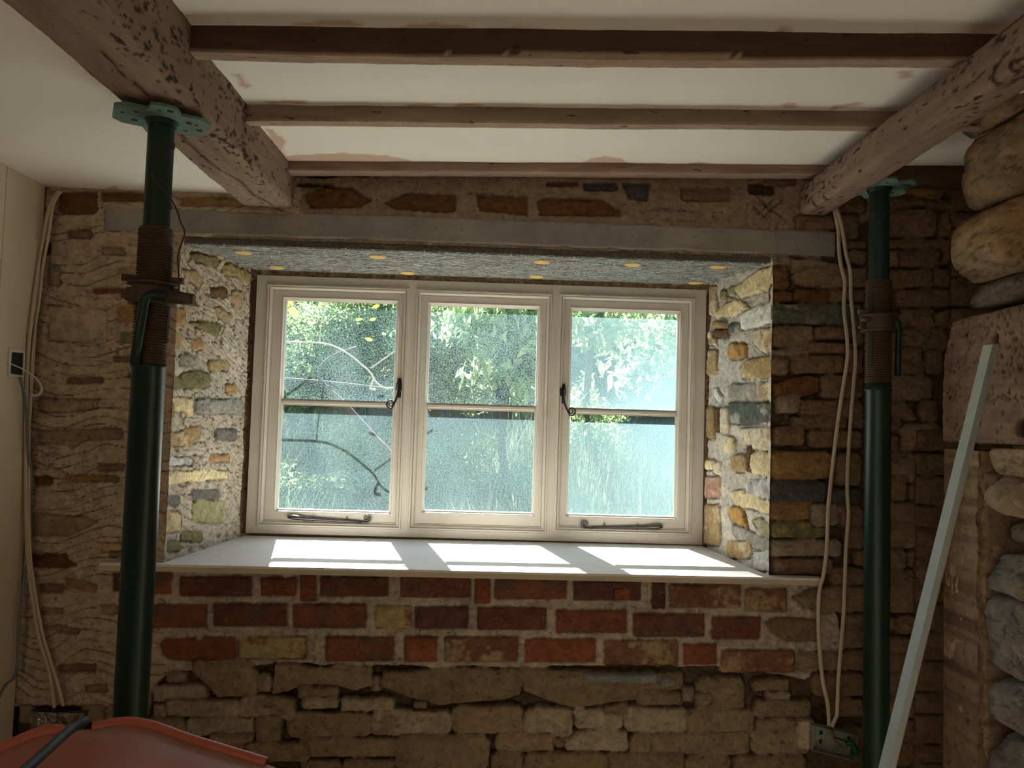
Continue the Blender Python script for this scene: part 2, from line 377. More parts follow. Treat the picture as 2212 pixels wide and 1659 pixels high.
        me.polygons.add(len(F4)); me.polygons.foreach_set('loop_start', (np.arange(len(F4))*4).astype(np.int32))
        me.polygons.foreach_set('use_smooth', np.ones(len(F4), bool))
        me.update(calc_edges=True); me.validate()
        ca = me.color_attributes.new('Col', 'FLOAT_COLOR', 'POINT'); arr = np.ones((len(V3), 4), np.float32); arr[:, :3] = np.clip(C3, .004, .9)
        ca.data.foreach_set('color', arr.ravel())
        me.materials.append(material); o = bpy.data.objects.new(name, me); link(o, parent); return o

# ================================================================== the window wall
OX0, OX1 = -0.905, 0.787          # opening in the wall face
OZ0, OZ1 = CZ-0.414, CZ+0.500
step = 0.0035
zlo = .004
A = Field((-1.30, WY, zlo), (1, 0, 0), (0, 0, 1), (0, -1, 0), 2.75, CZ+.75-zlo, step, 11)
X = A.u-1.30; Z = A.v+zlo-CZ      # metres right of and above the eye
# bed: mud mortar between the rubble
A.h[:] = -.022+.006*A.w1+.004*A.w2
A.c[:] = np.array((.105, .072, .045))*(1+.3*A.w2[..., None])
def bed(field, poly_px, col, h, wob=.012, rough=.002, mott=.12, edge=.006, to=None):
    poly = [field.uv(x, y) for x, y in poly_px]
    d = sdf(field.u, field.v, poly)+wob*field.w1+wob*.5*field.w2
    a = sstep(0, edge, -d)
    hh = h+rough*(field.w2*1.3+field.w3)+.003*field.w4
    field.h = field.h*(1-a)+hh*a
    cc = np.array(col)[None, None]*(1+mott*(field.w4*.6+field.w2+.5*field.w3))[..., None]
    field.c = field.c*(1-a[..., None])+cc*a[..., None]
    return d
PL = (.47, .365, .26)     # old combed render
MO = (.44, .365, .285)    # sandy mortar
# strip above the lintel
bed(A, [(100, 380), (640, 380), (1730, 340), (1880, 380), (1900, 470), (1780, 505), (1780, 560), (100, 520)], (.30, .22, .155), .0, rough=.003)
# brick mortar
bed(A, [(300, 1205), (1760, 1250), (1800, 1290), (1830, 1400), (1740, 1470), (1560, 1440), (1060, 1445), (480, 1440), (325, 1470)], MO, -.001, rough=.0035, wob=.008, mott=.25)
# mortar pats between the rubble at the right of the opening
bed(A, [(1640, 545), (1850, 570), (1790, 600), (1700, 590), (1650, 610)], (.26, .20, .145), .004, rough=.003)
# ---- combed render at the left
dP = bed(A, [(-60, 380), (650, 380), (650, 470), (430, 520), (420, 1215), (335, 1216), (300, 1225), (318, 1275), (335, 1330), (362, 1345), (350, 1400), (368, 1450), (330, 1490), (318, 1560), (210, 1545), (160, 1528), (-60, 1530)], PL, .006, wob=.006, rough=.0012, mott=.10)
inP = sstep(0, .006, -dP)
def comb(field, u, v, inside, spacing=.0285, depth=.006, seed=5, amp=.022):
    ph = fbm(u/.5, v/.18, 3, seed)
    warp = amp*np.sin(2*np.pi*(u/.34+.35*ph))+.012*fbm(u/.09, v/.25, 3, seed+4)+.02*fbm(u/.30, v/.30, 2, seed+8)
    t = (v+warp)/spacing
    jit = .32*fbm(u/.7, np.floor(t)*3.1, 2, seed+2)
    fr = np.abs((t+jit) % 1-.5)*spacing
    th = .0011+.0009*(fbm(u/.035, t*2, 2, seed+6)+.3)
    g = np.exp(-(fr/np.maximum(th, .0004))**2)*sstep(-.50, .0, fbm(u/.12, t*1.3, 3, seed+7))
    saw = ((t+jit) % 1)
    field.h += inside*(-depth*g+.0030*(saw-.5))
    field.c *= (1-.66*(g*inside)[..., None])
comb(A, A.u, A.v, inP)
pit = sstep(.30, .55, fbm(A.u/.010, A.v/.005, 2, 77))*inP*sstep(.0, .5, fbm(A.u/.16, A.v/.12, 2, 78))
A.h -= .004*pit; A.c *= (1-.5*pit[..., None])
pal = dict(
    o=(.30, .175, .075), b=(.215, .140, .082), k=(.075, .045, .028), t=(.31, .225, .14), l=(.46, .36, .255), y=(.50, .37, .20),
    g=((.13, .135, .115), (.30, .28, .22)), G=((.18, .16, .075), (.28, .22, .10)), r=(.20, .07, .035), R=((.26, .085, .045), (.17, .08, .05)),
    p=(.15, .06, .045), m=((.22, .105, .06), (.36, .25, .14)), u=(.23, .065, .03), M=(.31, .245, .175), x=(.16, .075, .03), s=(.09, .085, .085),
    e=(.255, .185, .11), w=((.55, .46, .34), (.42, .33, .23)), c=((.41, .33, .24), (.30, .225, .15)), q=((.40, .30, .15), (.25, .10, .05)), B=(.22, .235, .215))
rub = dict(h0=-.006, dome=.016, edge=.0055, wob=.0045, dr=.016, rough=.0024, crack=.006, grow=.0055)
# rubble right of the opening
A.many(1640, 340, 4, '''o 1110 165 1900 165 1860 230 1660 250 1560 350 1350 355 1200 310 1120 240;b 1690 240 1900 415;b 1110 290 1240 330 1440 365 1450 410 1300 430 1110 430;
b 1460 370 1660 435;b 1100 440 1535 690;b 1560 640 1600 490 1700 440 1960 460 1850 640 1790 690 1570 680;b 1110 705 1640 795;b 780 715 930 790;e 780 800 930 910;
e 1100 800 1260 945;b 1215 805 1575 945;b 1640 700 1790 700 1750 850 1740 925 1560 930 1600 830;b 1130 965 1500 1125;b 1510 1080 1540 965 1740 960 1980 1070 1950 1125 1700 1148;
e 300 1020 420 955 600 945 930 960 930 1110 850 1130 420 1115 320 1080;x 120 940 260 1135;b 620 1140 920 1250;x 130 1160 310 1240;x 310 1140 600 1255;b 1190 1140 1710 1290;
b 1720 1150 1930 1265;g 110 1265 900 1440;b 1200 1310 1530 1470;b 1530 1350 1650 1300 1990 1270 2200 1300 1660 1420 1620 1470 1530 1440;e 120 1455 480 1640;b 490 1465 810 1570;
b 1120 1480 1630 1680;b 830 1480 900 1610;b 1110 1180 1160 1240;b 320 500 660 610;b 650 250 920 480;b 700 490 870 700''', pal, **rub)
A.many(1640, 740, 4, '''M 110 60 450 140;e 100 130 260 270;b 440 0 820 95;b 290 110 740 265;b 770 60 900 275;b 1225 50 1410 180;b 1110 80 1200 280;b 1220 165 1440 290;b 1450 70 1590 270;
x 130 360 300 310 440 280 520 300 545 420 430 450 180 500 130 450;b 540 280 900 490;e 1110 290 1500 510;b 1390 500 1550 690;b 345 500 900 655;b 1110 510 1290 520 1380 660 1340 685 1110 660;
M 160 470 350 610;b 300 640 760 750;b 820 660 910 750;b 1110 670 1240 790;b 130 730 400 890;b 430 760 890 910;e 1225 700 1580 955;b 1120 800 1210 935;b 1110 945 1290 1000;b 1300 955 1540 1000;
o 110 940 640 1180;b 670 960 890 1240;e 1150 1000 1570 1215;s 100 1200 600 1390;s 600 1270 890 1390;b 1110 1160 1280 1380;b 1310 1215 1570 1375;o 100 1390 530 1540;G 110 1550 600 1690;
b 690 1420 900 1600;e 1110 1385 1390 1555;b 1395 1385 1580 1550;M 450 1400 690 1580;e 1120 1560 1580 1790''', pal, **rub)
A.many(1640, 1140, 4, '''M 110 110 710 250;b 130 270 640 400;b 840 200 920 330;e 1120 190 1280 360;b 1290 190 1560 350;b 760 0 905 180;b 640 350 910 490;b 1110 370 1200 470;b 1200 370 1600 500;
e 310 600 450 540 700 510 910 530 910 730 560 730 400 670;e 1120 500 1390 740;b 1400 500 1660 740;b 750 750 910 870;b 1125 780 1200 880;b 1200 760 1670 920;b 730 880 910 1040;b 1130 960 1480 1090;
b 1500 950 1660 1090;e 330 1080 780 1240;b 790 1070 910 1240;b 1130 1100 1400 1250;b 1400 1120 1660 1240;b 470 1260 910 1460;b 1130 1260 1640 1460;b 600 1480 910 1640;b 1130 1490 1650 1650;
b 720 1730 910 1880;b 1130 1670 1660 1830;b 1130 1850 1400 2060;b 1410 1850 1660 2060;b 250 2160 900 2300''', pal, **rub)
# behind the stone pier the rubble goes on, roughly coursed
rr = random.Random(4)
zz = -.98
while zz < .68:
    hh_ = rr.uniform(.05, .09); xx = 1.20 if zz < .0 else 1.30
    while xx < 1.5:
        ww = rr.uniform(.09, .2)
        A.stone([(xx+1.3+.004, zz+CZ), (xx+1.3+ww-.006, zz+CZ), (xx+1.3+ww-.006, zz+CZ+hh_-.008), (xx+1.3+.004, zz+CZ+hh_-.008)], pal['b'], **rub)
        xx += ww
    zz += hh_
zz = -1.49                                        # the courses go on down to the floor
while zz < -.98:
    hh_ = min(rr.uniform(.06, .10), -.975-zz); xx = -1.30
    if hh_ < .03: break
    while xx < 1.42:
        ww = rr.uniform(.10, .26)
        A.stone([(xx+1.3+.004, zz-zlo+CZ), (xx+1.3+ww-.006, zz-zlo+CZ), (xx+1.3+ww-.006, zz-zlo+CZ+hh_-.008), (xx+1.3+.004, zz-zlo+CZ+hh_-.008)], rr.choice((pal['t'], pal['e'], pal['b'])), **rub)
        xx += ww
    zz += hh_
# bricks and lower rubble
bk = dict(h0=.002, dome=.004, edge=.003, wob=.0026, dr=.008, rough=.0012, cor=.06, crack=.004, mott=.35, jit=.12)
bp = dict(pal)
bp.update(r=((.22, .080, .042), (.14, .075, .05)), p=((.13, .055, .042), (.10, .052, .042)), u=(.235, .080, .040), d=((.165, .062, .038), (.12, .066, .048)))
A.many(1200, 1244, 4, '''p 150 40 740 215;u 500 105 640 210;p 825 45 950 290;m 980 70 1600 280;m 1630 105 2000 310;r 0 290 620 495;d 665 320 1290 530;d 1345 345 1770 550;
b 1800 400 1900 350 2280 370 2290 570 2000 570 1850 500;m 415 550 1060 780;u 1095 580 1395 770;m 1420 635 2070 840''', bp, **bk)
A.many(700, 1244, 4, '''d 655 0 1270 190;u 1300 10 1440 245;r 1470 10 2100 205;q 440 255 760 460;p 780 260 1250 460;d 1320 265 1925 470;r 10 520 610 740;u 690 520 980 745;m 1040 520 1680 745;u 1730 535 2350 750''', bp, **bk)
A.many(230, 1244, 4, '''p 60 -30 130 130;r 400 -60 570 160;d 630 0 1260 180;u 1330 10 1650 175;u 1670 -20 1815 220;d 1840 0 2440 180;r 370 240 870 450;d 920 235 1560 440;r 1610 240 2250 455;
u 460 600 500 540 780 530 800 560 850 520 1120 525 1130 720 860 745 800 710 740 745 530 720 480 660;q 1140 520 1730 725''', bp, **bk)
A.many(1200, 1244, 4, '''e -310 800 330 835 1090 850 1100 980 700 1060 420 1110 200 1150 0 1100 -280 1000;e 720 1000 1100 1120;M 1100 970 1210 1090;e 1220 890 1640 1170;M 1210 1020 1330 1110;e 1710 900 2020 1000;
M 1820 1010 2040 1100;e 1730 1080 2211 1230;t 0 1200 155 1330;c 160 1150 590 1330;c 600 1150 1140 1355;t 1150 1160 1720 1385;t 1745 1240 2080 1340;c 75 1340 630 1520;t 650 1370 840 1570;
t 845 1360 1680 1550;t 1700 1350 2200 1540;t 0 1430 70 1490;e 0 1540 320 1760;e 370 1540 1130 1760;e 1130 1560 1510 1760;e 1550 1560 2170 1760;e 540 1110 620 1190;e 430 1120 530 1170;B 1000 1790 1400 1900''', pal, **rub)
A.many(1200, 1244, 4, 'B 240 830 880 915;B 900 870 1030 940;w 2080 1220 2230 1480', pal, h0=.018, dome=.003, edge=.004, wob=.004, dr=.01)
A.many(700, 1244, 4, '''M 400 880 485 1000;e 500 830 700 830 900 820 1000 800 1400 800 1500 830 1600 800 1670 820 1710 960 1690 1040 1500 1080 1200 1100 980 1125 750 1060 600 1000 490 960;
c 140 1065 590 1175;c 400 1170 1095 1380;t 1110 1130 1730 1370;c 1735 1150 2150 1385;t -320 1190 390 1400;t -220 1410 610 1570;t 620 1380 1430 1690;t 1480 1370 1990 1520;e 2000 1420 2060 1490;
e 150 1590 600 1800;e -200 1590 140 1800;e 1440 1530 1720 1800;e 1740 1530 2440 1800;e 770 1090 890 1150;e 640 1700 1420 1850''', pal, **rub)
A.many(230, 1244, 4, '''t 750 760 800 730 900 760 1200 760 1320 870 1320 1000 1250 1040 960 1050 850 930 750 840;M 1320 860 1420 1000;
t 1450 760 1700 770 1800 800 1900 800 2000 770 2280 800 2290 950 2150 1000 2000 960 1700 950 1560 1000 1430 1020;c 400 960 860 1095;c 500 1080 1150 1225;c 1155 1050 1620 1240;
t 1650 960 2000 1060;c 1690 1060 2000 1150;c 680 1240 1280 1390;t 1285 1215 1500 1470;t 340 1230 670 1400;t 880 1370 1260 1500;t 1200 1450 1740 1610;t 520 840 680 920;t 400 1110 500 1220;
t -300 1180 -150 1290;t 20 1230 330 1500''', pal, **rub)
A.many(0, 1480, 4, 't 160 180 280 330;t 700 180 900 330;t 905 190 1250 420;e 560 300 690 420;e 180 420 600 640;e 620 430 1100 640', pal, **rub)
# stones showing through the combed render
sp = dict(h0=-.002, dome=.006, edge=.004, wob=.0055, dr=.02, rough=.0015, crack=.007, mott=.35)
A.many(40, 400, 4, '''x 350 60 690 260;b 430 380 640 470;t 720 540 930 610;t 850 740 930 700 1080 720 1080 800 900 790;r 640 890 920 945;l 250 1030 560 1060 770 1080 780 1330 560 1370 400 1360 250 1350;o 860 1040 1060 1195;
G 880 1270 1010 1370;b 820 1480 1000 1540;t 250 700 370 880;o 1400 100 1960 190;k 150 490 290 610;x 720 60 1100 150''', pal, **sp)
A.many(40, 800, 4, '''b 420 60 750 120;t 170 230 700 250 690 340 400 375 170 370;t 160 510 520 510 900 490 910 600 560 610 480 690 380 640 170 640;x 140 910 300 1000;o 400 900 870 970;b 680 800 920 880;
t 110 1230 560 1250 700 1310 450 1440 110 1430;y 640 1480 900 1580;e 780 1560 900 1620;x 100 1580 430 1700;k 950 30 1010 70''', pal, **sp)
A.many(0, 1200, 5.53, '''x 370 20 780 0 930 120 800 150 370 150;b 470 340 770 450;o 780 260 1000 290 1180 350 1150 430 900 400 780 430;t 1210 580 1410 700;t 450 620 760 700;t 510 850 700 820 960 860 940 940 780 930;b 700 1290 1160 1400;t 1010 1540 1290 1640''', pal, **sp)
# dark stones above the lintel
A.many(0, 0, 1, '''x 655 420 700 400 760 405 803 432 780 448 670 450;x 828 438 880 415 985 420 985 455 960 460 850 450;x 1028 418 1060 420 1140 425 1140 465 1035 455;x 1160 434 1180 427 1300 430 1342 455 1340 468 1165 465;
s 1345 395 1405 395 1400 435 1360 430;M 1380 455 1440 450 1520 460 1500 478 1400 474;s 1260 394 1335 412;b 1472 405 1580 435;k 1617 395 1675 420;b 1650 380 1720 400;k 640 395 720 404;x 1180 392 1250 402''',
       pal, h0=-.010, dome=.006, edge=.003, wob=.004, dr=.02, rough=.003, crack=.006)
# diagonal comb scratches above the right end of the lintel
for (x0, y0, x1, y1) in ((1640, 432, 1668, 458), (1625, 415, 1690, 470), (1650, 468, 1690, 432), (1638, 462, 1672, 430), (1628, 445, 1655, 470)):
    a_, b_ = A.uv(x0, y0), A.uv(x1, y1); w = A.win([a_, b_]); d = np.abs(sdf(A.u[w], A.v[w], [a_, b_, (b_[0]+1e-4, b_[1])]))
    g = np.exp(-(d/.0022)**2); A.h[w] -= .005*g; A.c[w] *= (1-.6*g[..., None])
A.mask = ~((X > OX0+.006) & (X < OX1-.006) & (Z > OZ0-CZ-.012) & (Z < OZ1-CZ-.006))
A.mask &= ~((X > -1.112) & (X < .955) & (Z > .508) & (Z < .566))       # bed of the lintel
wall_front = A.build('wall_front', M['stone']); tag(wall_front, kind='structure')

def core(name, boxes, material, parent, col=(.3, .25, .2)):
    b = MB()
    for q in boxes: b.box(*q, col=col)
    return b.build(name, material, parent)
core('wall_core', [((-1.6, WY+.045, -.1), (-.955, 2.80, 2.6)), ((.835, WY+.045, -.1), (1.75, 2.80, 2.6)), ((-.955, WY+.045, -.1), (.835, 2.80, OZ0-.030)),
                   ((-.955, WY+.055, OZ1+.035), (.835, 2.80, 2.6)), ((-.955, WY+.045, -.1), (.835, 2.80, .2))], M['stone'], wall_front)

# ---- reveals of the opening
RL = 0.50
cr = dict(h0=.002, dome=.003, edge=.003, wob=.006, dr=.012, rough=.0022, crack=.006, mott=.35, grow=.004)
def reveal(xf, xb, sgn, seed, base, ww):
    d = np.array((xb-xf, .48, 0.0)); L = np.linalg.norm(d); U = d/L
    N = np.array((sgn*U[1], -sgn*U[0], 0.0))
    f = Field((xf, WY, OZ0-.01), U, (0, 0, 1), N, RL, OZ1-OZ0+.02, .003, seed)
    f.h[:] = .0+.006*f.w4+.005*f.w1+ww*(f.w2+.6*f.w3)
    f.c[:] = np.array(base)*(1+.16*f.w4+.14*f.w2+.16*f.w3)[..., None]
    return f
L_ = reveal(-.905, -.842, 1, 41, (.52, .435, .335), .0012)
comb(L_, L_.u, L_.v*1.0+.4*L_.u, np.ones(L_.u.shape)*sstep(-.6, .2, L_.w4), spacing=.030, depth=.0035, seed=61, amp=.012)
pit = sstep(.32, .5, fbm(L_.u/.014, L_.v/.007, 2, 90)); L_.h -= .004*pit; L_.c *= (1-.5*pit[..., None])
rp = dict(pal); rp.update(o=(.42, .24, .12), t=(.46, .32, .20), y=(.38, .28, .13), G=((.22, .19, .095), (.28, .20, .10)), Y=(.78, .63, .37), g=(.35, .32, .27), P=(.20, .17, .155),
          W=((.66, .64, .60), (.45, .42, .38)), E=((.34, .31, .16), (.42, .38, .24)), C=((.72, .61, .44), (.48, .34, .20)), D=((.12, .13, .11), (.36, .34, .28)), K=(.17, .09, .045), O=((.52, .30, .10), (.36, .19, .07)), I=((.50, .29, .22), (.60, .44, .36)), T=((.44, .30, .15), (.58, .46, .30)), X=(.76, .74, .69), w=((.60, .56, .50), (.44, .39, .33)))
L_.many(40, 400, 4, '''G 1480 590 1560 580 1740 650 1700 700 1500 640;y 1760 680 1850 690 2010 760 1990 860 1900 790 1760 760;t 1420 720 1530 740 1590 830 1560 890 1440 800;K 1660 890 1800 960;t 1840 910 1930 920 1930 1040 1880 1070 1840 980;
t 1690 1040 1750 1060 1840 1130 1800 1190 1720 1140;G 1500 990 1550 1030 1470 1020;G 1490 1190 1740 1200 1720 1310 1640 1270;o 1310 1070 1440 1210;T 1320 1290 1400 1400;o 1500 1340 1590 1410;y 1640 1520 1810 1600;g 1390 1480 1550 1550''', rp, **cr)
L_.many(40, 800, 4, '''G 1400 20 1650 150;G 1280 60 1400 150;Y 1320 240 1500 240 1500 385 1420 350 1330 350;g 1530 250 1930 370;o 1260 290 1330 410;o 1790 120 1880 190;T 1280 560 1580 480 1560 600 1460 660 1280 640;P 1700 510 1880 600;
W 1260 760 1500 820;o 1650 730 1820 790;Y 1240 920 1400 870 1800 870 1800 930 1300 975;P 1500 1040 1730 1110;P 1270 1090 1390 1160;E 1500 1130 1790 1310;T 1200 1220 1400 1400;G 1400 1400 1580 1480;G 1280 1480 1400 1560''', rp, **cr)
R_ = reveal(.787, .728, -1, 43, (.58, .52, .44), .0030)
cr2 = dict(cr); cr2.update(h0=.004, dome=.005, rough=.0018, crack=.009, dr=.006, wob=.004, edge=.003)
R_.many(1480, 540, 7.985, '''Y 880 660 1100 480 1300 330 1560 280 1560 560 1460 660 1000 820 940 780;E 760 640 880 800;E 630 700 740 860;Y 540 1080 700 940 900 860 1060 930 1120 1010 1000 1080 850 1110 570 1180;
X 970 1110 1200 1000 1480 930 1560 930 1560 1240 1000 1370;D 780 1270 960 1440;T 490 1240 700 1360;C 420 1420 560 1640;K 510 1380 760 1500;C 440 620 560 1120''', rp, **cr2)
R_.many(1480, 740, 7.985, '''C 1200 -200 1500 -260 1580 -200 1580 120 1380 180 1210 20;O 760 10 1060 280;T 960 430 1080 300 1480 240 1600 420 1600 560 1300 610 1000 620;T 390 130 560 540;X 500 820 570 780 650 950 620 1060 540 960;
g 770 720 1240 980;C 1290 700 1620 700 1650 1000 1290 990;D 770 1040 1640 1050 1650 1320 1100 1400 800 1400;K 520 1140 620 1520;C 630 1130 760 1560;C 960 1480 1640 1480 1640 1840 1000 1820;T 390 1120 520 1650''', rp, **cr2)
R_.many(1480, 940, 7.985, '''Y 700 30 860 270;T 810 340 1100 630;K 1090 190 1170 630;Y 1150 500 1180 330 1340 290 1580 420 1580 620 1470 760 1400 680 1200 660;Y 350 430 520 590;C 510 480 620 670;I 350 720 610 1080;
W 1090 780 1560 1100;Y 810 980 1000 950 1100 1030 1560 1180 1560 1370 1300 1300 900 1220 810 1080;O 750 1330 800 1240 960 1240 1060 1400 1090 1590 950 1550 830 1480''', rp, **cr2)
R_.many(1480, 1070, 7.985, '''T 340 170 620 860;E 1190 430 1330 390 1450 500 1620 720 1440 740 1280 600;g 830 500 1000 560 1350 740 1650 850 1650 1040 1450 960 1200 910 960 800 850 650;T 750 800 1170 1080;W 1170 980 1640 1300''', rp, **cr2)
for f in (L_, R_):                                    # raw, crumbling strip beside the frame
    b = sstep(.035, .006, f.u); f.h = f.h*(1-b)+(.003+.0025*f.w4)*b
    a = sstep(.455, .470, f.u+.008*f.w1); f.h -= .014*a*(1+f.w2); f.c = f.c*(1-a[..., None])+np.array((.22, .145, .09))*(1+.5*f.w2+.4*f.w3)[..., None]*a[..., None]
L_.build('window_reveal', M['stone'], wall_front); R_.build('window_reveal', M['stone'], wall_front)
fr_ = Field((-.87, 2.665, OZ1-.035), (1, 0, 0), (0, 0, 1), (0, -1, 0), 1.64, .05, .004, 57)   # rough mortar over the frame head
fr_.h[:] = .006+.006*fr_.w1+.003*fr_.w2; fr_.c[:] = np.array((.40, .30, .19))*(1+.4*fr_.w2+.3*fr_.w3)[..., None]
fr_.build('mortar_fillet', M['stone'], wall_front)
core('mortar_bed', [((-.87, 2.66, OZ0-.03), (.76, 2.70, OZ0+.008)), ((-.87, 2.672, OZ0), (-.83, 2.74, OZ1)), ((.722, 2.672, OZ0), (.76, 2.74, OZ1)), ((-.87, 2.672, OZ1-.03), (.76, 2.74, OZ1+.04))], M['stone'], wall_front, (.22, .15, .10))

# ================================================================== lintel, soffit board, window board
lb = Field((-1.118, WY-.004, CZ+.502), (1, 0, 0), (0, 0, 1), (0, -1, 0), 2.083, .072, .004, 71)
lb.h[:] = .002+.0012*lb.w2
dl = np.minimum(np.minimum(lb.u, 2.083-lb.u), np.minimum(lb.v, .072-lb.v))+.004*lb.w1
lb.h -= .006*sstep(.004, 0, dl)
lb.c[:] = 1
lin = lb.build('concrete_lintel', M['concrete'], back=.06); tag(lin, 'long grey concrete lintel set in the wall above the window', 'lintel')

board = empty('soffit_board', (-.06, 2.40, CZ+.49))
tag(board, 'grey wood-wool board lining the underside of the lintel above the window', 'insulation board')
sz = lambda y: CZ+.478+(y-WY)*.045                  # the board rises slightly towards the frame
bb = MB(); bb.add([(-.895, WY+.006, sz(WY)), (.778, WY+.006, sz(WY)), (.722, 2.66, sz(2.66)), (-.835, 2.66, sz(2.66)),
                   (-.895, WY+.006, CZ+.502), (.778, WY+.006, CZ+.502), (.722, 2.66, CZ+.53), (-.835, 2.66, CZ+.53)],
                  [(3, 2, 1, 0), (4, 5, 6, 7), (0, 1, 5, 4), (1, 2, 6, 5), (2, 3, 7, 6), (3, 0, 4, 7)])
bb.build('board', M['fibre_back'], board)
fb = MB(); rr = random.Random(8)
def fibre(x, y, z, ang, ln, curv, wd, c, vert=False):
    vs = []; n = 5
    for i in range(n+1):
        t = (i/n-.5)*ln; a = ang+curv*t/ln
        cx, cy_ = x+math.cos(ang)*t-math.sin(ang)*curv*t*t/ln*.5, y+math.sin(ang)*t+math.cos(ang)*curv*t*t/ln*.5
        nx, ny = -math.sin(a)*wd/2, math.cos(a)*wd/2
        zz = z-.0015*math.cos(math.pi*(i/n-.5))
        if vert: vs += [(cx+nx, y-.0015*math.cos(math.pi*(i/n-.5)), z+(cy_-y)+ny), (cx-nx, y-.0015*math.cos(math.pi*(i/n-.5)), z+(cy_-y)-ny)]
        else: vs += [(cx+nx, cy_+ny, zz), (cx-nx, cy_-ny, zz)]
    fb.add(vs, [(2*i, 2*i+1, 2*i+3, 2*i+2) for i in range(n)], True, c)
for i in range(15000):
    y = rr.uniform(WY+.012, 2.645); k = (y-WY)/.49; x = rr.uniform(-.885+.05*k, .77-.05*k)
    g = rr.uniform(.10, .62); c = (g*.93, g*.98, g*.97) if rr.random() < .8 else (g, g*.88, g*.70)
    fibre(x, y, sz(y)-rr.uniform(.0002, .0035), rr.gauss(0, .55), rr.uniform(.012, .04), rr.uniform(-1.5, 1.5), rr.uniform(.0012, .0030), c)
for i in range(1600):
    g = rr.uniform(.08, .22); fibre(rr.uniform(-.885, .77), WY+.004, rr.uniform(CZ+.480, CZ+.500), rr.gauss(0, .9), rr.uniform(.006, .018), rr.uniform(-1.5, 1.5), .0014, (g, g*.85, g*.68), True)
fb.build('wood_wool', M['fibre'], board)
for (px, py) in ((525, 546), (597, 578), (815, 555), (881, 590), (1171, 566), (1159, 598), (1367, 572), (1553, 577), (1503, 611)):
    z = CZ+.488
    for _ in range(4):
        p = atZ(px, py, z); z = sz(min(max(p[1], WY), 2.66))-.004
    r0 = .027; dd = MB(); dd.lathe([(0.0005, z-.003), (r0*.55, z-.0032), (r0*.8, z-.0022), (r0, z), (r0*.96, z+.002)], (p[0], min(p[1], 2.61)), 20, smooth=True)
    dd.build('fixing_washer', M['foam_disc'], board)

sb = empty('window_board', (-.07, 2.40, OZ0)); tag(sb, 'pale board on the window bottom with a projecting lip and bright patches of sun', 'window sill')
ty = lambda y: CZ-.414+(y-2.14)*.008
tb = MB(); top = [(-1.065, 2.14), (.924, 2.14), (.924, 2.172), (.782, 2.178), (.724, 2.652), (-.838, 2.652), (-.900, 2.178), (-1.065, 2.172)]
tb.add([(x, y, ty(y)+(x+.07)*.004) for x, y in top]+[(x, y, ty(y)-.006+(x+.07)*.004) for x, y in top],
       [tuple(range(8)), tuple(range(15, 7, -1))]+[(i, 8+i, 8+(i+1) % 8, (i+1) % 8) for i in range(8)])
tb.build('top_sheet', M['sill_board'], sb)
eb = MB(); zt = CZ-.414-.006
eb.add([(x, y, ty(y)-.006+(x+.07)*.004) for x, y in top]+[(x, y, ty(y)-.020+(x+.07)*.004) for x, y in top],
       [tuple(range(8)), tuple(range(15, 7, -1))]+[(i, 8+i, 8+(i+1) % 8, (i+1) % 8) for i in range(8)])
eb.build('base_board', M['sill_edge'], sb)

# ================================================================== window
win = empty('window_1', (0.0, FY, CZ)); tag(win, kind='structure')
def fz(x, y): p = atY(x, y, FY); return p[0], p[2]
FX0, FX1, FZ0, FZ1 = -.834, .725, CZ-.404, CZ+.479
def openi(tl, tr, bl, br, Y=FY):
    a, b, c, d = [atY(*q, Y) for q in (tl, tr, bl, br)]
    return (a[0]+c[0])/2, (b[0]+d[0])/2, (c[2]+d[2])/2, (a[2]+b[2])/2
OPN = [openi((582, 612), (882, 625), (553, 1134), (866, 1143)), openi((903, 626), (1196, 635), (880, 1144), (1176, 1149)), openi((1211, 636), (1502, 644), (1196, 1149), (1491, 1153))]
GL = [openi((620, 647), (858, 658), (600, 1099), (838, 1104), 2.672), openi((932, 658), (1162, 670), (915, 1101), (1148, 1108), 2.672), openi((1237, 671), (1464, 678), (1226, 1108), (1455, 1117), 2.672)]
BAR = [((610, 870), (850, 872)), ((922, 878), (1155, 882)), ((1230, 890), (1460, 891))]
def mitre(mb, r, prof, smooth=False, col=(1, 1, 1)):
    """sweep a profile (inset, y) round the rectangle r = x0, x1, z0, z1"""
    x0, x1, z0, z1 = r; vs = []; n = len(prof)
    for (i, y) in prof: vs += [(x0+i, y, z0+i), (x1-i, y, z0+i), (x1-i, y, z1-i), (x0+i, y, z1-i)]
    fs = [(4*k+j, 4*k+(j+1) % 4, 4*k+4+(j+1) % 4, 4*k+4+j) for k in range(n-1) for j in range(4)]
    mb.add(vs, fs, smooth, col)
wf = MB(); bars = [FX0]+[v for o in OPN for v in (o[0], o[1])]+[FX1]
for k in range(0, 8, 2): wf.box((bars[k], FY, FZ0), (bars[k+1], FY+.07, FZ1))
for o in OPN:
    wf.box((o[0], FY+.0005, FZ0), (o[1], FY+.07, o[2])); wf.box((o[0], FY+.0005, o[3]), (o[1], FY+.07, FZ1))
    mitre(wf, o, [(-.003, FY-.0005), (.0002, FY-.006), (.0045, FY-.0065), (.0058, FY+.0015), (.0072, FY+.0015), (.0085, FY-.0015), (.0115, FY-.0005), (.0145, FY+.004), (.0158, FY+.008), (.018, FY+.008), (.018, FY+.03)])
wf.build('window_frame', M['window_paint'], win)
def spiral(cx, cz, y, r0, turns, a0, sgn, n=34):
    return [(cx+sgn*math.cos(a0+2*math.pi*turns*i/n)*r0*(1-.80*i/n), y, cz+math.sin(a0+2*math.pi*turns*i/n)*r0*(1-.80*i/n)) for i in range(n+1)]
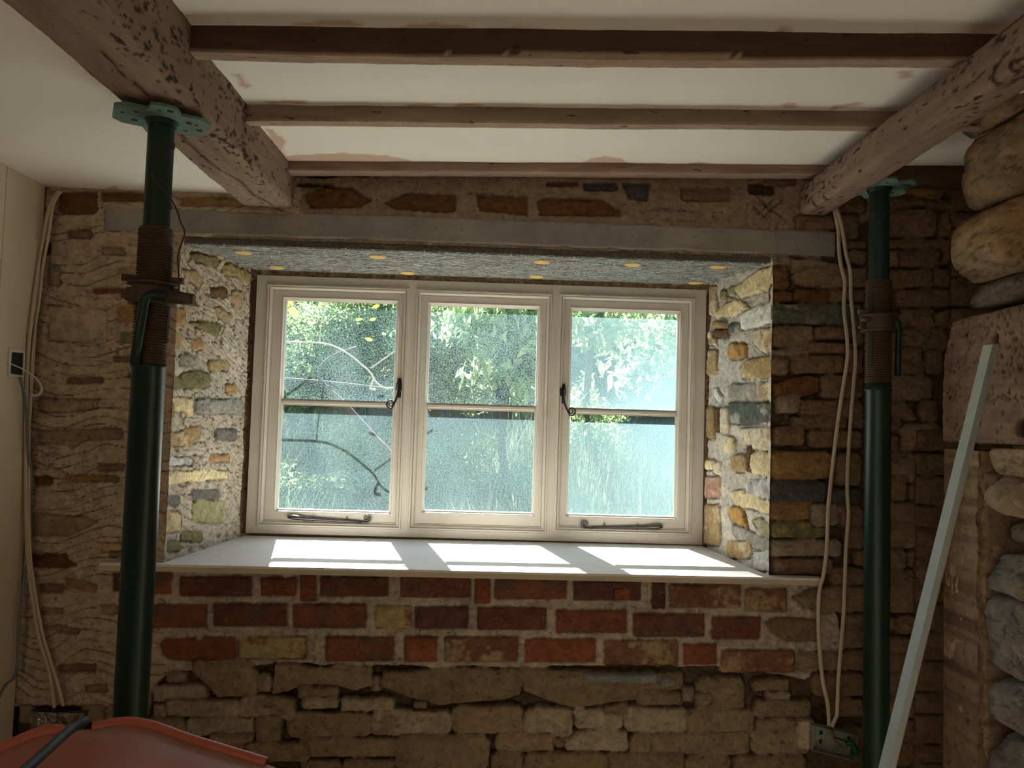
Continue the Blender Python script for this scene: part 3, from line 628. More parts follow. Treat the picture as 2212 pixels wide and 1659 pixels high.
gseed = [(.22, .30, None), (.36, .20, None), (.27, .30, None), (.42, .20, None), (.50, .14, (.62, .05, .60, .28)), (.54, .12, (.68, -.06, .42, .34))]  # the right casement's panes get a painted glow
clean = glass_mat('clear_glass', -1.0, 0.0)
for i in range(3):
    o, g = OPN[i], GL[i]; r = (o[0]+.018, o[1]-.018, o[2]+.018, o[3]-.018)
    cs = MB(); yb = FY+.011
    def seg(a, b): cs.box((a[0], yb, a[1]), (b[0], yb+.052, b[1]))
    e = .010
    seg((r[0]+.001, r[2]+.001), (g[0]-e, r[3]-.001)); seg((g[1]+e, r[2]+.001), (r[1]-.001, r[3]-.001)); seg((g[0]-e, r[2]+.001), (g[1]+e, g[2]-e)); seg((g[0]-e, g[3]+e), (g[1]+e, r[3]-.001))
    mitre(cs, (g[0]-e-.001, g[1]+e+.001, g[2]-e-.001, g[3]+e+.001), [(0, yb-.0005), (.002, yb-.002), (.004, yb), (.005, yb+.005), (.0085, yb+.008), (.0095, yb+.009), (.0110, yb+.012), (.0112, yb+.024)])
    co = cs.build('casement', M['window_paint'], win)
    bz = [atY(*q, 2.665)[2] for q in BAR[i]]; zb = sum(bz)/2
    br = MB(); br.box((g[0]-.001, yb+.009, zb-.011), (g[1]+.001, yb+.050, zb+.011)); br.box((g[0], yb+.003, zb-.0055), (g[1], yb+.012, zb+.0055), bev=.002); br.build('glazing_bar', M['window_paint'], co)
    for j in range(2):
        z0, z1 = (zb+.011, g[3]+.001) if j == 0 else (g[2]-.001, zb-.011)
        ba, am, gr = gseed[2*i+j]
        gm = glass_mat('misted_glass', ba, am, gr, seed=3.1*(2*i+j), lum=1.12 if i == 2 else 1.0)  # right casement's film coloured brighter, for the glow
        gp = MB(); gp.box((g[0]-.001, yb+.0225, z0), (g[1]+.001, yb+.0265, z1)); pn = gp.build('glass_pane', gm, co); pn.data.materials.append(clean)
        for f_ in pn.data.polygons: f_.material_index = 0 if f_.normal.y < -.5 else 1      # the mist lies on the room side of the glass
    if i != 1:
        sg = -1 if i == 0 else 1                       # tail curls away from the stile
        hp = atY(862 if i == 0 else 1216, 838 if i == 0 else 850, FY); hx, hz = hp[0], hp[2]
        hb = MB(); hb.box((hx-.008, yb-.005, hz-.034), (hx+.008, yb+.002, hz+.034), bev=.0025); hb.box((hx-.010, yb-.016, hz-.010), (hx+.010, yb-.004, hz+.020), bev=.003)
        q = atY(843 if i == 0 else 1235, 872 if i == 0 else 888, FY-.02)
        cx, cz = q[0], q[2]; R0 = .0150
        pts = [(hx, yb-.018, hz+.012), (hx, yb-.020, hz-.008), (hx+sg*.003, yb-.022, hz-.026), (hx+sg*.010, yb-.023, hz-.046), (cx-sg*R0*.35, yb-.023, cz-R0*1.05)]
        sp_ = spiral(cx, cz, yb-.023, R0, 1.55, -math.pi/2, 1)
        sp_ = [(cx+(p[0]-cx)*(1 if sg > 0 else -1)*1, p[1], p[2]) for p in sp_]
        allp = pts+sp_[1:]
        hb.tube(allp, [.0052, .0052, .0042, .0036, .0031]+[.0029-.0012*k/len(sp_) for k in range(len(sp_)-1)], 10)
        hb.build('window_handle', M['black_iron'], co)
        # stay along the bottom rail
        a = atY(622 if i == 0 else 1431, 1115 if i == 0 else 1136, FY); b = atY(800 if i == 0 else 1257, 1114 if i == 0 else 1127, FY)
        y0 = yb-.010; st = MB(); zs = min(a[2], b[2])-.004
        dx = 1 if b[0] > a[0] else -1
        st.tube([(a[0], y0, zs+.002), (a[0]+dx*.020, y0, zs+.001), (a[0]+dx*.040, y0, zs-.001), (a[0]+dx*.06, y0, zs-.003), (a[0]+dx*.15, y0, zs-.006), (b[0]-dx*.035, y0, zs-.0095)],
                [.0065, .0085, .0075, .0058, .0048, .0042], 10)
        zc = zs-.0105+.0135
        sp2 = [(b[0]-dx*.012+dx*(math.cos(-math.pi/2+2*math.pi*1.5*k/34))*.0135*(1-.78*k/34), y0, zc+math.sin(-math.pi/2+2*math.pi*1.5*k/34)*.0135*(1-.78*k/34)) for k in range(35)]
        st.tube([(b[0]-dx*.036, y0, zs-.0105)]+sp2, [.0038]+[.0038-.0016*k/35 for k in range(35)], 10)
        st.box((min(a[0]+dx*.05, a[0]+dx*.21), yb-.004, zs-.017), (max(a[0]+dx*.05, a[0]+dx*.21), yb+.001, zs-.008))
        for t in (.085, .20):
            st.tube([(a[0]+dx*t, y0, zs-.012), (a[0]+dx*t, y0, zs+.006)], .0022, 8); st.lathe([(0.0003, zs+.0095), (.003, zs+.008), (.003, zs+.005), (.002, zs+.004)], (a[0]+dx*t, y0), 8)
        st.build('window_stay', M['pewter_iron'], co)

# ================================================================== room shell
BL0, BL1 = -.731, -.589           # left beam
def jz(x): return CZ+.687+.03*x   # underside of the joists, rising slightly to the right
def cz_(x, y):                    # underside of the ceiling between the beams
    h = np.interp(y, [-3, 1.40, 1.43, 1.46, 1.74, 1.775, 2.09, 2.2], [.085, .054, .05, .036, .040, .028, .027, .026]); return jz(x)+h
fu = .008
def ceiling_part(name, x0, x1, y0, y1, zf, stp, patches=(), extra=None):
    f = Field((x0, y0, 0), (1, 0, 0), (0, 1, 0), (0, 0, -1), x1-x0, y1-y0, stp, 91)
    XX = f.u+x0; YY = f.v+y0; f.h = -zf(XX, YY); f.h = f.h+.0012*f.w4
    f.c[:] = np.array((.81, .775, .70)); f.c *= (1+.02*f.w4)[..., None]
    zm = float(np.mean(zf(XX, YY)))
    for poly, col in patches:
        Q = []
        for (px, py) in poly:
            z = zm
            for _ in range(5):
                p = atZ(px, py, z); z = float(zf(np.array(p[0]), np.array(p[1])))
            Q.append((p[0]-x0, p[1]-y0))
        d = sdf(f.u, f.v, Q)+.006*f.w1+.002*f.w2
        a = sstep(.0, .006, -d)[..., None]; f.c = f.c*(1-a)+np.array(col)*a
    return f.build(name, M['plaster_paint'], back=0)
PK = (.60, .43, .34)
def ell(x0, y0, x1, y1):
    return [(x0, (y0+y1)/2), (x0+.2*(x1-x0), y0+.15*(y1-y0)), ((x0+x1)/2, y0), (x1-.2*(x1-x0), y0+.15*(y1-y0)), (x1, (y0+y1)/2), (x1-.15*(x1-x0), y1), (x0+.15*(x1-x0), y1)]
pats = [(ell(*q), PK) for q in ((620, 40, 790, 62), (840, 48, 1040, 76), (1040, 58, 1190, 80), (1300, 68, 1420, 84), (876, 223, 935, 233), (978, 221, 1046, 236), (1290, 233, 1450, 246), (690, 330, 790, 362),
        (1252, 336, 1364, 372), (1384, 350, 1450, 372), (1470, 348, 1545, 372), (1686, 220, 1729, 234), (1676, 56, 1716, 84), (1940, 66, 2016, 84), (570, 214, 674, 226), (640, 338, 740, 366), (560, 330, 900, 362))]
pats += [([(1780, 240), (1800, 228), (1865, 218), (1860, 226), (1810, 236), (1790, 246)], PK), ([(1936, 150), (1976, 152), (1974, 168), (1944, 172), (1936, 162)], PK), ([(498, 157), (520, 160), (530, 176), (543, 186), (532, 192), (518, 184), (512, 170)], PK),
         ([(570, 275), (590, 278), (616, 300), (612, 322), (628, 345), (600, 340)], PK)]
cm = ceiling_part('ceiling', -.66, 1.50, -1.4, 2.20, cz_, .009, pats); tag(cm, kind='structure')
ZL = CZ+.621
cl = ceiling_part('ceiling_left', -1.30, -.66, -1.4, 2.20, lambda x, y: ZL+0*x, .012, [([(154, 166), (166, 169), (176, 175), (168, 177), (158, 172)], (.30, .13, .10)), ([(60, -60), (80, -10), (88, 12), (70, 4), (50, -30)], PK), ([(228, 404), (250, 400), (262, 412), (232, 414)], PK)]); tag(cl, kind='structure')
cl.parent = cm; cl.name = 'ceiling_panel'
if 'kind' in cl: del cl['kind']
core('ceiling_slab', [((-3.4, -3.2, CZ+.80), (3.2, 2.9, CZ+.95)), ((-3.4, -3.2, ZL), (-1.30, 2.17, CZ+.80)), ((-1.30, -3.2, ZL), (-.66, -1.4, CZ+.80)), ((-.66, -3.2, CZ+.76), (3.0, -1.4, CZ+.80))], M['plaster_paint'], cm, (.78, .74, .68))
fm = MB(); fm.box((-3.4, -3.2, -.12), (3.2, 2.8, 0)); tag(fm.build('floor', M['floor']), kind='structure')
lw = MB(); lw.box((-1.40, -.6, 0), (-1.28, 2.155, ZL+.005)); lwall = lw.build('wall_left', M['wall_board']); tag(lwall, kind='structure')
j = MB(); j.box((-1.2805, 1.985, 0), (-1.2785, 1.987, ZL)); j.build('board_joint', M['sill_edge'], lwall)
bw = MB(); bw.box((-3.4, -3.2, 0), (3.2, -3.05, CZ+.8)); tag(bw.build('wall_back', M['wall_board']), kind='structure')
ow = MB(); ow.box((-3.4, -3.05, 0), (-3.3, 2.17, CZ+.8)); ow.box((-3.3, 2.17, 0), (-1.6, 2.30, CZ+.8)); ow.build('far_side', M['wall_board'], lwall)
rw = MB(); rw.box((1.50, -3.05, 0), (1.75, 2.2, CZ+.8))
rwall = rw.build('wall_right', M['wall_board']); tag(rwall, kind='structure')

# ================================================================== rough timbers
def rough_beam(mb_, a, b, cell, amp, seed, colf, bend=None, rnd=.012, fine=.0015):
    """a squared timber between corners a and b with soft, uneven arrises"""
    a = np.array(a, float); b = np.array(b, float); sz_ = b-a; c = (a+b)/2; hs = sz_/2
    n = np.maximum(np.round(sz_/cell).astype(int), 2)
    rs = random.Random(seed)
    for ax in range(3):
        o = [i for i in range(3) if i != ax]
        for sd in (-1, 1):
            n0, n1 = n[o[0]], n[o[1]]
            g0, g1 = np.meshgrid(np.linspace(-1, 1, n0+1), np.linspace(-1, 1, n1+1), indexing='ij')
            P = np.zeros(g0.shape+(3,)); P[..., o[0]] = g0*hs[o[0]]; P[..., o[1]] = g1*hs[o[1]]; P[..., ax] = sd*hs[ax]
            inner = np.maximum(hs-rnd, 1e-4); Q = np.clip(P, -inner, inner); D = P-Q; L = np.linalg.norm(D, axis=-1, keepdims=True)
            P = Q+D/np.maximum(L, 1e-6)*np.minimum(L, rnd)
            P = P+c
            la = int(np.argmax(sz_)); oth = [i for i in range(3) if i != la]
            s_ = P[..., la]/.22
            for k_, i_ in enumerate(oth):
                q_ = P[..., i_]/.07
                P[..., i_] = P[..., i_]+amp*fbm(s_+k_*7, q_+3*k_, 3, seed+k_)+fine*fbm(P[..., la]/.02, (P[..., oth[0]]+P[..., oth[1]])/.012, 3, seed+5+k_)
            if bend is not None: P = bend(P)
            cc = colf(P); idx = np.arange(P.shape[0]*P.shape[1]).reshape(P.shape[:2])
            F_ = np.stack([idx[:-1, :-1], idx[1:, :-1], idx[1:, 1:], idx[:-1, 1:]], -1).reshape(-1, 4)
            flip = (sd > 0) == (ax == 1)
            if flip: F_ = F_[:, ::-1]
            n_ = len(mb_.v); mb_.v.extend(map(tuple, P.reshape(-1, 3).tolist())); mb_.f.extend([tuple(int(v)+n_ for v in f) for f in F_]); mb_.smooth.extend([True]*len(F_)); mb_.c.extend(map(tuple, cc.reshape(-1, 3).tolist()))
def wood(base, k=.22, seed=3, la=1, worm=None, crack=None, facec=None):
    def f(P):
        u = P[..., la]; q = P[..., (la+1) % 3]+P[..., (la+2) % 3]
        v = 1+k*fbm(u/.35, q/.018, 3, seed)+k*.7*fbm(u/.12, q/.05, 3, seed+4)
        c = np.array(base)*v[..., None]
        if worm is not None:
            wz = worm(P); s = sstep(.10, .35, fbm(u/.016, P[..., (la+1) % 3]/.007+P[..., (la+2) % 3]/.0078, 2, seed+11)+wz); c = c*(1-.85*s[..., None])
        if crack is not None:
            for pts, wd in crack:
                for a, b in zip(pts[:-1], pts[1:]):
                    a = np.array(a); b = np.array(b); e = b-a; w = P-a; t = np.clip((w@e)/(e@e), 0, 1); d = np.linalg.norm(w-t[..., None]*e, axis=-1)
                    g = np.exp(-(d/wd)**2); c = c*(1-.93*g[..., None])
        return c
    return f
zb_ = CZ+.584
ck = [atZ(x, y, zb_) for x, y in ((374, 262), (398, 300), (440, 338), (470, 362), (520, 390), (548, 420), (590, 443))]
ck2 = [atZ(x, y, zb_) for x, y in ((214, 108), (240, 130), (262, 158), (290, 178), (320, 205))]
def wormL(P):                                         # beetle-eaten patches on the side that faces the bays
    return -.52+.50*np.exp(-((P[..., 1]-1.72)/.22)**2)*(P[..., 0] > BL1-.03)+.35*np.exp(-((P[..., 1]-1.25)/.2)**2)*(P[..., 0] > BL1-.03)
bm = MB(); rough_beam(bm, (BL0, -1.3, zb_), (BL1, 2.185, CZ+.76), .0065, .005, 5, wood((.28, .195, .15), .16, worm=wormL, crack=[(ck, .0042), (ck2, .0032)]))
o = bm.build('ceiling_beam', M['oak']); tag(o, 'heavy weathered oak beam with a long crack, above the left prop', 'ceiling beam', 'main beams running to the window wall')
def wormR(P): return -.50+.42*np.exp(-((P[..., 1]-1.22)/.16)**2)+.35*np.exp(-((P[..., 1]-2.05)/.15)**2)+.25*np.exp(-((P[..., 2]-zr-.085)/.02)**2)
zr = CZ+.613
bolt = [atX(2172, 94, .862)]; slot = atX(1909, 288, .86)
bm = MB(); rough_beam(bm, (.850, -1.3, zr), (.932, 2.16, CZ+.699), .0065, .005, 9, wood((.25, .17, .13), .16, worm=wormR, seed=21,
    crack=[([slot+np.array((0, 0, .012)), slot-np.array((0, 0, .012))], .007), ([bolt[0], bolt[0]+np.array((0, .004, 0))], .013)]), rnd=.014)
o = bm.build('ceiling_beam', M['oak']); tag(o, 'darker beetle-holed oak beam above the right prop, beside the stone pier', 'ceiling beam', 'main beams running to the window wall')
for nm, y0, x1, wy, hgt, base, lab in (('ceiling_joist', 1.415, 1.02, .034, .075, (.080, .046, .030), 'darkest brown joist across the ceiling, nearest the viewer'),
                        ('ceiling_joist', 1.745, 1.38, .032, .060, (.24, .175, .125), 'mid brown joist across the ceiling, second from the window wall'),
                        ('ceiling_joist', 2.092, .93, .050, .050, (.27, .18, .135), 'slim pinkish joist across the ceiling, against the window wall')):
    def bend(P, y0=y0):
        P = P.copy(); sag = -.006*np.sin((P[..., 0]+.6)/1.45*math.pi) if y0 < 1.6 else 0*P[..., 0]
        P[..., 2] += .03*P[..., 0]+sag
        return P
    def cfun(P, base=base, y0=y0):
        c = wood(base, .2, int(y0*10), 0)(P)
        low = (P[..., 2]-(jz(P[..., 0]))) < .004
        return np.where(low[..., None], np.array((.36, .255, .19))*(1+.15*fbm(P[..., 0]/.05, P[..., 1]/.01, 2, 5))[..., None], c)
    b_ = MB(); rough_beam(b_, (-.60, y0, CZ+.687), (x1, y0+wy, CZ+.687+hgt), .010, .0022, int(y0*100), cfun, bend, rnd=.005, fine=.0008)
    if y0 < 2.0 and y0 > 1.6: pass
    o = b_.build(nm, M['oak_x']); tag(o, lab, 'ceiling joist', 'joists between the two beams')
b_ = MB(); rough_beam(b_, (.955, 2.09, CZ+.700), (1.42, 2.16, CZ+.78), .014, .004, 66, wood((.09, .055, .035), .3, 12, 0))
tag(b_.build('wall_plate', M['oak_x']), 'dark timber plate on the wall top, right of the right beam', 'wall plate')

# ================================================================== steel props
def prop(cx, cy_, zt, rz, z_thr0, z_thr1, z_col, z_weld, hand, label, slit_side):
    """zt underside of beam; thread from z_thr0 up to z_thr1; collar at z_col"""
    root = empty('steel_prop', (cx, cy_, 0)); tag(root, label, 'steel prop', 'adjustable steel props under the beams')
    ro, rt, ri = .0305, .0300, .0244
    b = MB(); b.box((cx-.075, cy_-.075, 0), (cx+.075, cy_+.075, .006)); b.build('base_plate', M['plate_green'], root)
    b = MB(); b.lathe([(ro, .006), (ro, z_weld-.003), (ro+.0022, z_weld-.0015), (ro+.0022, z_weld+.0015), (ro, z_weld+.003), (ro, z_thr0), (rt, z_thr0)], (cx, cy_), 40); b.build('outer_tube', M['green_paint'], root)
    # threaded length
    pitch = .0056; n = int((z_thr1-z_thr0)/pitch); pr = [(rt-.001, z_thr0)]
    for k in range(n):
        z = z_thr0+k*pitch; pr += [(rt-.0012, z+.0005), (rt+.0016, z+.0024), (rt+.0016, z+.0036), (rt-.0012, z+.0052)]
    pr += [(rt-.0005, z_thr1), (ri, z_thr1+.0005)]
    b = MB(); b.lathe(pr, (cx, cy_), 40, smooth=False); th = b.build('threaded_tube', M['rust'], root)
    # slot in the thread: a dark box stands for its shaded inside
    s = MB(); ang = slit_side; dx, dy = math.cos(ang), math.sin(ang); R_m = Matrix.Translation((cx, cy_, 0)) @ Matrix.Rotation(ang, 4, 'Z')
    s.box((rt-.006, -.0055, z_thr0+.045), (rt+.0022, .0055, z_thr1-.035), M=R_m); s.build('slot', M['dark'], th)
    b = MB(); b.lathe([(ri, z_thr1-.02), (ri, zt-.006)], (cx, cy_), 36)
    it = b.build('inner_tube', M['green_paint'], root)
    hz = [z for z in (z_thr1+.045, z_thr1+.165) if z < zt-.03]
    for z in hz:
        h = MB(); pa = [(cx+math.cos(slit_side)*(ri-.004), cy_+math.sin(slit_side)*(ri-.004), z), (cx+math.cos(slit_side)*(ri+.0006), cy_+math.sin(slit_side)*(ri+.0006), z)]
        h.tube(pa, .0075, 14); h.build('pin_hole', M['dark'], it)
    # head plate with notched sides and dark discs for holes
    hp = MB(); S = .085; q = []
    base = [(-1, -.42), (-.78, -.62), (-.36, -.62), (-.30, -.95), (-.10, -1.0), (.22, -.95), (.34, -.62), (.80, -.58), (1, -.40), (1, .35), (.78, .60), (.36, .60), (.30, .95), (.0, 1.0), (-.25, .95), (-.36, .62), (-.80, .60), (-1, .40)]
    c, s_ = math.cos(rz), math.sin(rz)
    poly = [(cx+S*(x*c-y*s_), cy_+S*(x*s_+y*c)) for x, y in base]
    hp.prism(poly, zt-.006, zt); pl = hp.build('head_plate', M['plate_green'], root)
    for (x, y, r) in ((-.82, -.1, .0035), (-.55, .25, .006), (-.55, -.3, .0035), (.55, .3, .0035), (.82, .1, .006), (.55, -.25, .006), (0, .72, .004), (.1, -.78, .006), (-.12, -.7, .003), (.72, -.2, .003)):
        X, Y = cx+S*(x*c-y*s_), cy_+S*(x*s_+y*c); hh = MB()
        hh.lathe([(.0002, zt-.0066), (r, zt-.0066), (r, zt-.004)], (X, Y), 12, smooth=False); hh.build('fixing_hole', M['dark'], pl)
    w = MB(); w.lathe([(ri+.001, zt-.016), (ri+.004, zt-.010), (ri+.006, zt-.006)], (cx, cy_), 30); w.build('weld_bead', M['green_paint'], pl)
    # collar nut, its lugs, pin and handle
    k = MB(); zc = z_col
    k.lathe([(rt+.001, zc-.024), (rt+.012, zc-.024), (rt+.012, zc-.019), (rt+.007, zc-.017), (rt+.007, zc+.010), (rt+.010, zc+.012), (rt+.016, zc+.014), (rt+.016, zc+.018), (rt+.001, zc+.019)], (cx, cy_), 36, smooth=False)
    for a in (hand+math.pi, hand):
        Rm = Matrix.Translation((cx, cy_, zc-.004)) @ Matrix.Rotation(a, 4, 'Z')
        k.box((rt+.002, -.010, -.013), (rt+.022, .010, .013), bev=.004, M=Rm)
        k.box((rt+.010, -.003, -.008), (rt+.030, .003, .008), bev=.002, M=Rm)
    co = k.build('collar_nut', M['rust_pale'], root)
    p = MB(); pa = hand+.12
    p.tube([(cx-math.cos(pa)*.057, cy_-math.sin(pa)*.057, zc+.0275), (cx+math.cos(pa)*.055, cy_+math.sin(pa)*.055, zc+.0255)], [.0068, .0068], 12); p.build('support_pin', M['rust_pale'], root)
    return root, co
def bar(points, r, mname, parent, name):
    b = MB(); b.tube(points, r, 14); return b.build(name, M[mname], parent)
lz = lambda y: atY(340, y, 1.49)[2]
zt = atY(355, 246, 1.49)[2]
plp, pco = prop(-.668, 1.49, CZ+.571, .5, lz(790), lz(494), lz(633), lz(792), 0.0, 'green steel prop under the cracked left beam, its rusty thread above a bent handle', .05)
a0, a1, a2, a3 = atY(352, 637, 1.455), atY(328, 637, 1.448), atY(311, 655, 1.445), atY(290, 784, 1.445)
bar([atY(372, 640, 1.458), a0, (a0+a1)/2, a1, (a1*.5+a2*.5)+np.array((-.003, 0, .004)), a2, a2*.6+a3*.4, a3], [.009]*8, 'green_paint', plp, 'handle')
tg = MB(); tg.lathe([(.0125, 0), (.0125, .0)], (0, 0), 4)
lug = MB(); q = atY(372, 641, 1.458); lug.tube([q+np.array((-.004, 0, 0)), q+np.array((.040, .004, -.004))], [.013, .011], 14); lug.build('handle_socket', M['rust_pale'], pco)
rz_ = lambda y: atY(1893, y, 1.92)[2]
prp, pcr = prop(.966, 1.92, CZ+.628, .9, rz_(828), rz_(607), rz_(697), rz_(843), math.pi, 'green steel prop with a rusty thread, under the right beam beside the stone pier', math.pi+.5)
h0 = atY(1922, 686, 1.915); h1 = atY(1938, 694, 1.915); h2 = atY(1941, 715, 1.915); h3 = atY(1939, 812, 1.915)
bar([h0, (h0+h1)/2+np.array((0, 0, .003)), h1, h2, h3], [.0075]*5, 'green_paint', prp, 'handle')
lug = MB(); q = atY(1873, 690, 1.885); lug.tube([q+np.array((-.016, 0, 0)), q+np.array((-.004, -.004, 0)), q+np.array((.006, -.004, 0))], [.008, .012, .008], 12, flat=.6); lug.build('nut_boss', M['rust_pale'], pcr)

# loose wire looped on the left prop
wp = [(328, 372, 1.455), (335, 390, 1.45), (352, 410, 1.452), (370, 432, 1.46), (381, 452, 1.47), (390, 480, 1.475), (399, 502, 1.475), (391, 530, 1.47), (384, 555, 1.468), (386, 590, 1.465), (387, 628, 1.462)]
def smooth_pts(P, k=5):
    P = [np.array(p, float) for p in P]; out = []
    for i in range(len(P)-1):
        p0 = P[max(i-1, 0)]; p1 = P[i]; p2 = P[i+1]; p3 = P[min(i+2, len(P)-1)]
        for j in range(k):
            t = j/k; out.append(.5*((2*p1)+(-p0+p2)*t+(2*p0-5*p1+4*p2-p3)*t*t+(-p0+3*p1-3*p2+p3)*t**3))
    out.append(P[-1]); return out
b = MB(); b.tube(smooth_pts([atY(*q) for q in wp]), .0016, 8)
tag(b.build('wire', M['wire']), 'thin rusty wire hooked round the left prop above its thread', 'wire')

# ================================================================== cables
def cable(pts, r, mname, label, group=None, flat=.62, name='cable'):
    b = MB(); b.tube(smooth_pts(pts), r, 10, flat=flat); return tag(b.build(name, M[mname]), label, 'cable', group)
LW = -1.272
def lp(x, y, off=0.0):
    p = atX(x, y, LW+off)
    if p[1] > 2.135: p = atY(x, y, 2.135)
    return p
g_ = 'cables down the left corner'
cable([atY(127, 412, 2.155), atY(118, 424, 2.145), lp(108, 445), lp(99, 480), lp(93, 520), lp(85, 562), lp(76, 625), lp(68, 690), lp(61, 760), lp(57, 850), lp(55, 1000), lp(57, 1150), lp(63, 1240), lp(72, 1310), atY(84, 1378, 2.135), atY(100, 1430, 2.135), atY(110, 1475, 2.135), atY(117, 1528, 2.14)],
      .0062, 'cable_white', 'cream flat cable down the left corner, the one nearer the left wall', g_)
cable([atY(133, 414, 2.155), atY(121, 428, 2.145), atY(113, 450, 2.135), atY(108, 490, 2.135), lp(101, 530), lp(92, 580), lp(84, 650), lp(74, 720), lp(67, 790), lp(63, 900), lp(62, 1050), lp(64, 1180), atY(74, 1270, 2.135), atY(90, 1360, 2.135), atY(108, 1425, 2.135), atY(122, 1470, 2.135), atY(137, 1525, 2.14)],
      .0062, 'cable_white', 'cream flat cable down the left corner, the one nearer the window', g_)
cable([atX(43, 815, -1.262), atX(52, 850, -1.262), atX(58, 900, -1.262), atX(60, 960, -1.262), atX(66, 1020, -1.262), atX(67, 1120, -1.262), atX(62, 1200, -1.262), atX(50, 1260, -1.262), atX(42, 1330, -1.262), atX(35, 1450, -1.262), atX(12, 1480, -1.262), atX(-10, 1520, -1.262)],
      .0045, 'cable_grey', 'thin grey cable hanging from the switch box on the left wall')
cable([atX(16, 783, -1.255), atX(24, 786, -1.25), atX(48, 797, -1.235), atX(66, 808, -1.228), atX(82, 822, -1.225), atX(90, 838, -1.228), atX(86, 850, -1.235), atX(76, 855, -1.25), atX(66, 852, -1.262)],
      .004, 'cable_clear', 'pale loop of bare cable sticking out of the switch box', None, .35)
g_ = 'cables right of the window'
RWY = 2.128
rc1 = [(1799, 438), (1806, 470), (1811, 500), (1812, 535), (1816, 570), (1825, 610), (1823, 650), (1824, 680), (1830, 730), (1831, 770), (1824, 820), (1813, 890), (1804, 960), (1796, 1030), (1789, 1100), (1786, 1180), (1779, 1240)]
rc1b = [(1772, 1266), (1768, 1300), (1768, 1360), (1772, 1420), (1778, 1475), (1788, 1520), (1791, 1568)]
cable([atY(x, y, RWY) for x, y in rc1+rc1b], .0056, 'cable_white', 'cream flat cable right of the window, passing the end of the window board', g_)
cable([atY(x, y, RWY-.004) for x, y in [(1804, 440), (1815, 475), (1822, 510), (1828, 550), (1837, 590), (1838, 640), (1842, 680), (1846, 730), (1848, 780), (1843, 840), (1838, 900), (1832, 990), (1830, 1060), (1833, 1110), (1828, 1180), (1825, 1250), (1822, 1330), (1816, 1400), (1811, 1470), (1808, 1540), (1804, 1552), (1797, 1570)]],
      .0054, 'cable_white', 'cream flat cable right of the window, the one nearer the right prop', g_)

# ================================================================== boxes for sockets and switch
def quadbox(cs, Y, d, mname, name, parent, t=.002):
    """shallow open box whose front rim has the four corners cs (clockwise from top left)"""
    P = [atY(x, y, Y) for x, y in cs]; b = MB(); c = sum(P)/4
    back = [p+np.array((0, d, 0)) for p in P]; inn = [p+(c-p)*.04 for p in P]; inb = [p+np.array((0, d-.002, 0)) for p in inn]
    vs = P+back+inn+inb
    fs = []
    for i in range(4):
        j2 = (i+1) % 4; fs += [(i, j2, 4+j2, 4+i), (i, 8+i, 8+j2, j2), (8+i, 12+i, 12+j2, 8+j2)]
    fs += [(12, 13, 14, 15), (7, 6, 5, 4)]
    b.add(vs, fs); return b.build(name, M[mname], parent), P
r = empty('socket_box', tuple(atY(1804, 1640, 2.13))); tag(r, 'dirty pale metal socket box with loose wires, low on the wall at the right', 'socket box')
o, P = quadbox([(1756, 1567), (1853, 1590), (1851, 1645), (1754, 1622)], 2.128, .030, 'galv', 'back_box', r)
for (x, y) in ((1774, 1583), (1773, 1602), (1834, 1595)):
    b = MB(); p = atY(x, y, 2.154); b.box((p[0]-.004, p[1], p[2]-.005), (p[0]+.004, p[1]+.002, p[2]+.005)); b.build('knockout', M['dark'], o)
for pts, mn in ((((1791, 1575), (1796, 1590), (1806, 1602), (1822, 1612), (1832, 1612)), 'wire_yellow'), (((1793, 1574), (1800, 1586), (1803, 1598), (1815, 1612), (1830, 1616)), 'wire_red'), (((1796, 1574), (1803, 1592), (1812, 1596), (1824, 1600), (1834, 1604)), 'wire_black')):
    b = MB(); b.tube(smooth_pts([atY(x, y, 2.124-.004*i) for i, (x, y) in enumerate(pts)]), .0022, 8); b.build('wire', M[mn], r)
b = MB(); b.tube(smooth_pts([atY(1829, 1606, 2.108), atY(1838, 1604, 2.100), atY(1846, 1618, 2.098), atY(1843, 1630, 2.104)]), [.008]*10+[.011]*3+[.008]*3, 10); b.build('tape_wrap', M['green_tape'], r)
r = empty('socket_box', tuple(atY(120, 1590, 2.12))); tag(r, 'shiny metal socket box low on the left wall below two cream cables', 'socket box')
o, P = quadbox([(66, 1538), (180, 1541), (178, 1600), (64, 1598)], 2.14, .03, 'chrome', 'back_box', r)
b = MB(); b.tube(smooth_pts([atY(120, 1560, 2.15), atY(135, 1575, 2.125), atY(150, 1562, 2.12), atY(158, 1550, 2.13)]), .004, 8); b.build('wire', M['wire_yellow'], r)
r = empty('switch_box', tuple(atX(36, 783, -1.28))); tag(r, 'small open switch box with a white rim on the left wall', 'switch box')
q = [atX(x, y, -1.279) for x, y in ((19, 754), (52, 757), (49, 817), (16, 813))]; c = sum(q)/4
b = MB(); N_ = np.array((1, 0, 0))*.004; out = [p+N_ for p in q]; inn = [p+(c-p)*.20+N_ for p in q]
b.add(q+out+inn, [f for i in range(4) for f in ((i, (i+1) % 4, 4+(i+1) % 4, 4+i), (4+i, 4+(i+1) % 4, 8+(i+1) % 4, 8+i))]); b.build('rim', M['white_plastic'], r)
b = MB(); ii = [p-N_*.8 for p in inn]; b.add(ii, [(0, 1, 2, 3)]); b.build('recess_shade', M['dark'], r)  # flat dark sheet in place of the box's shaded inside

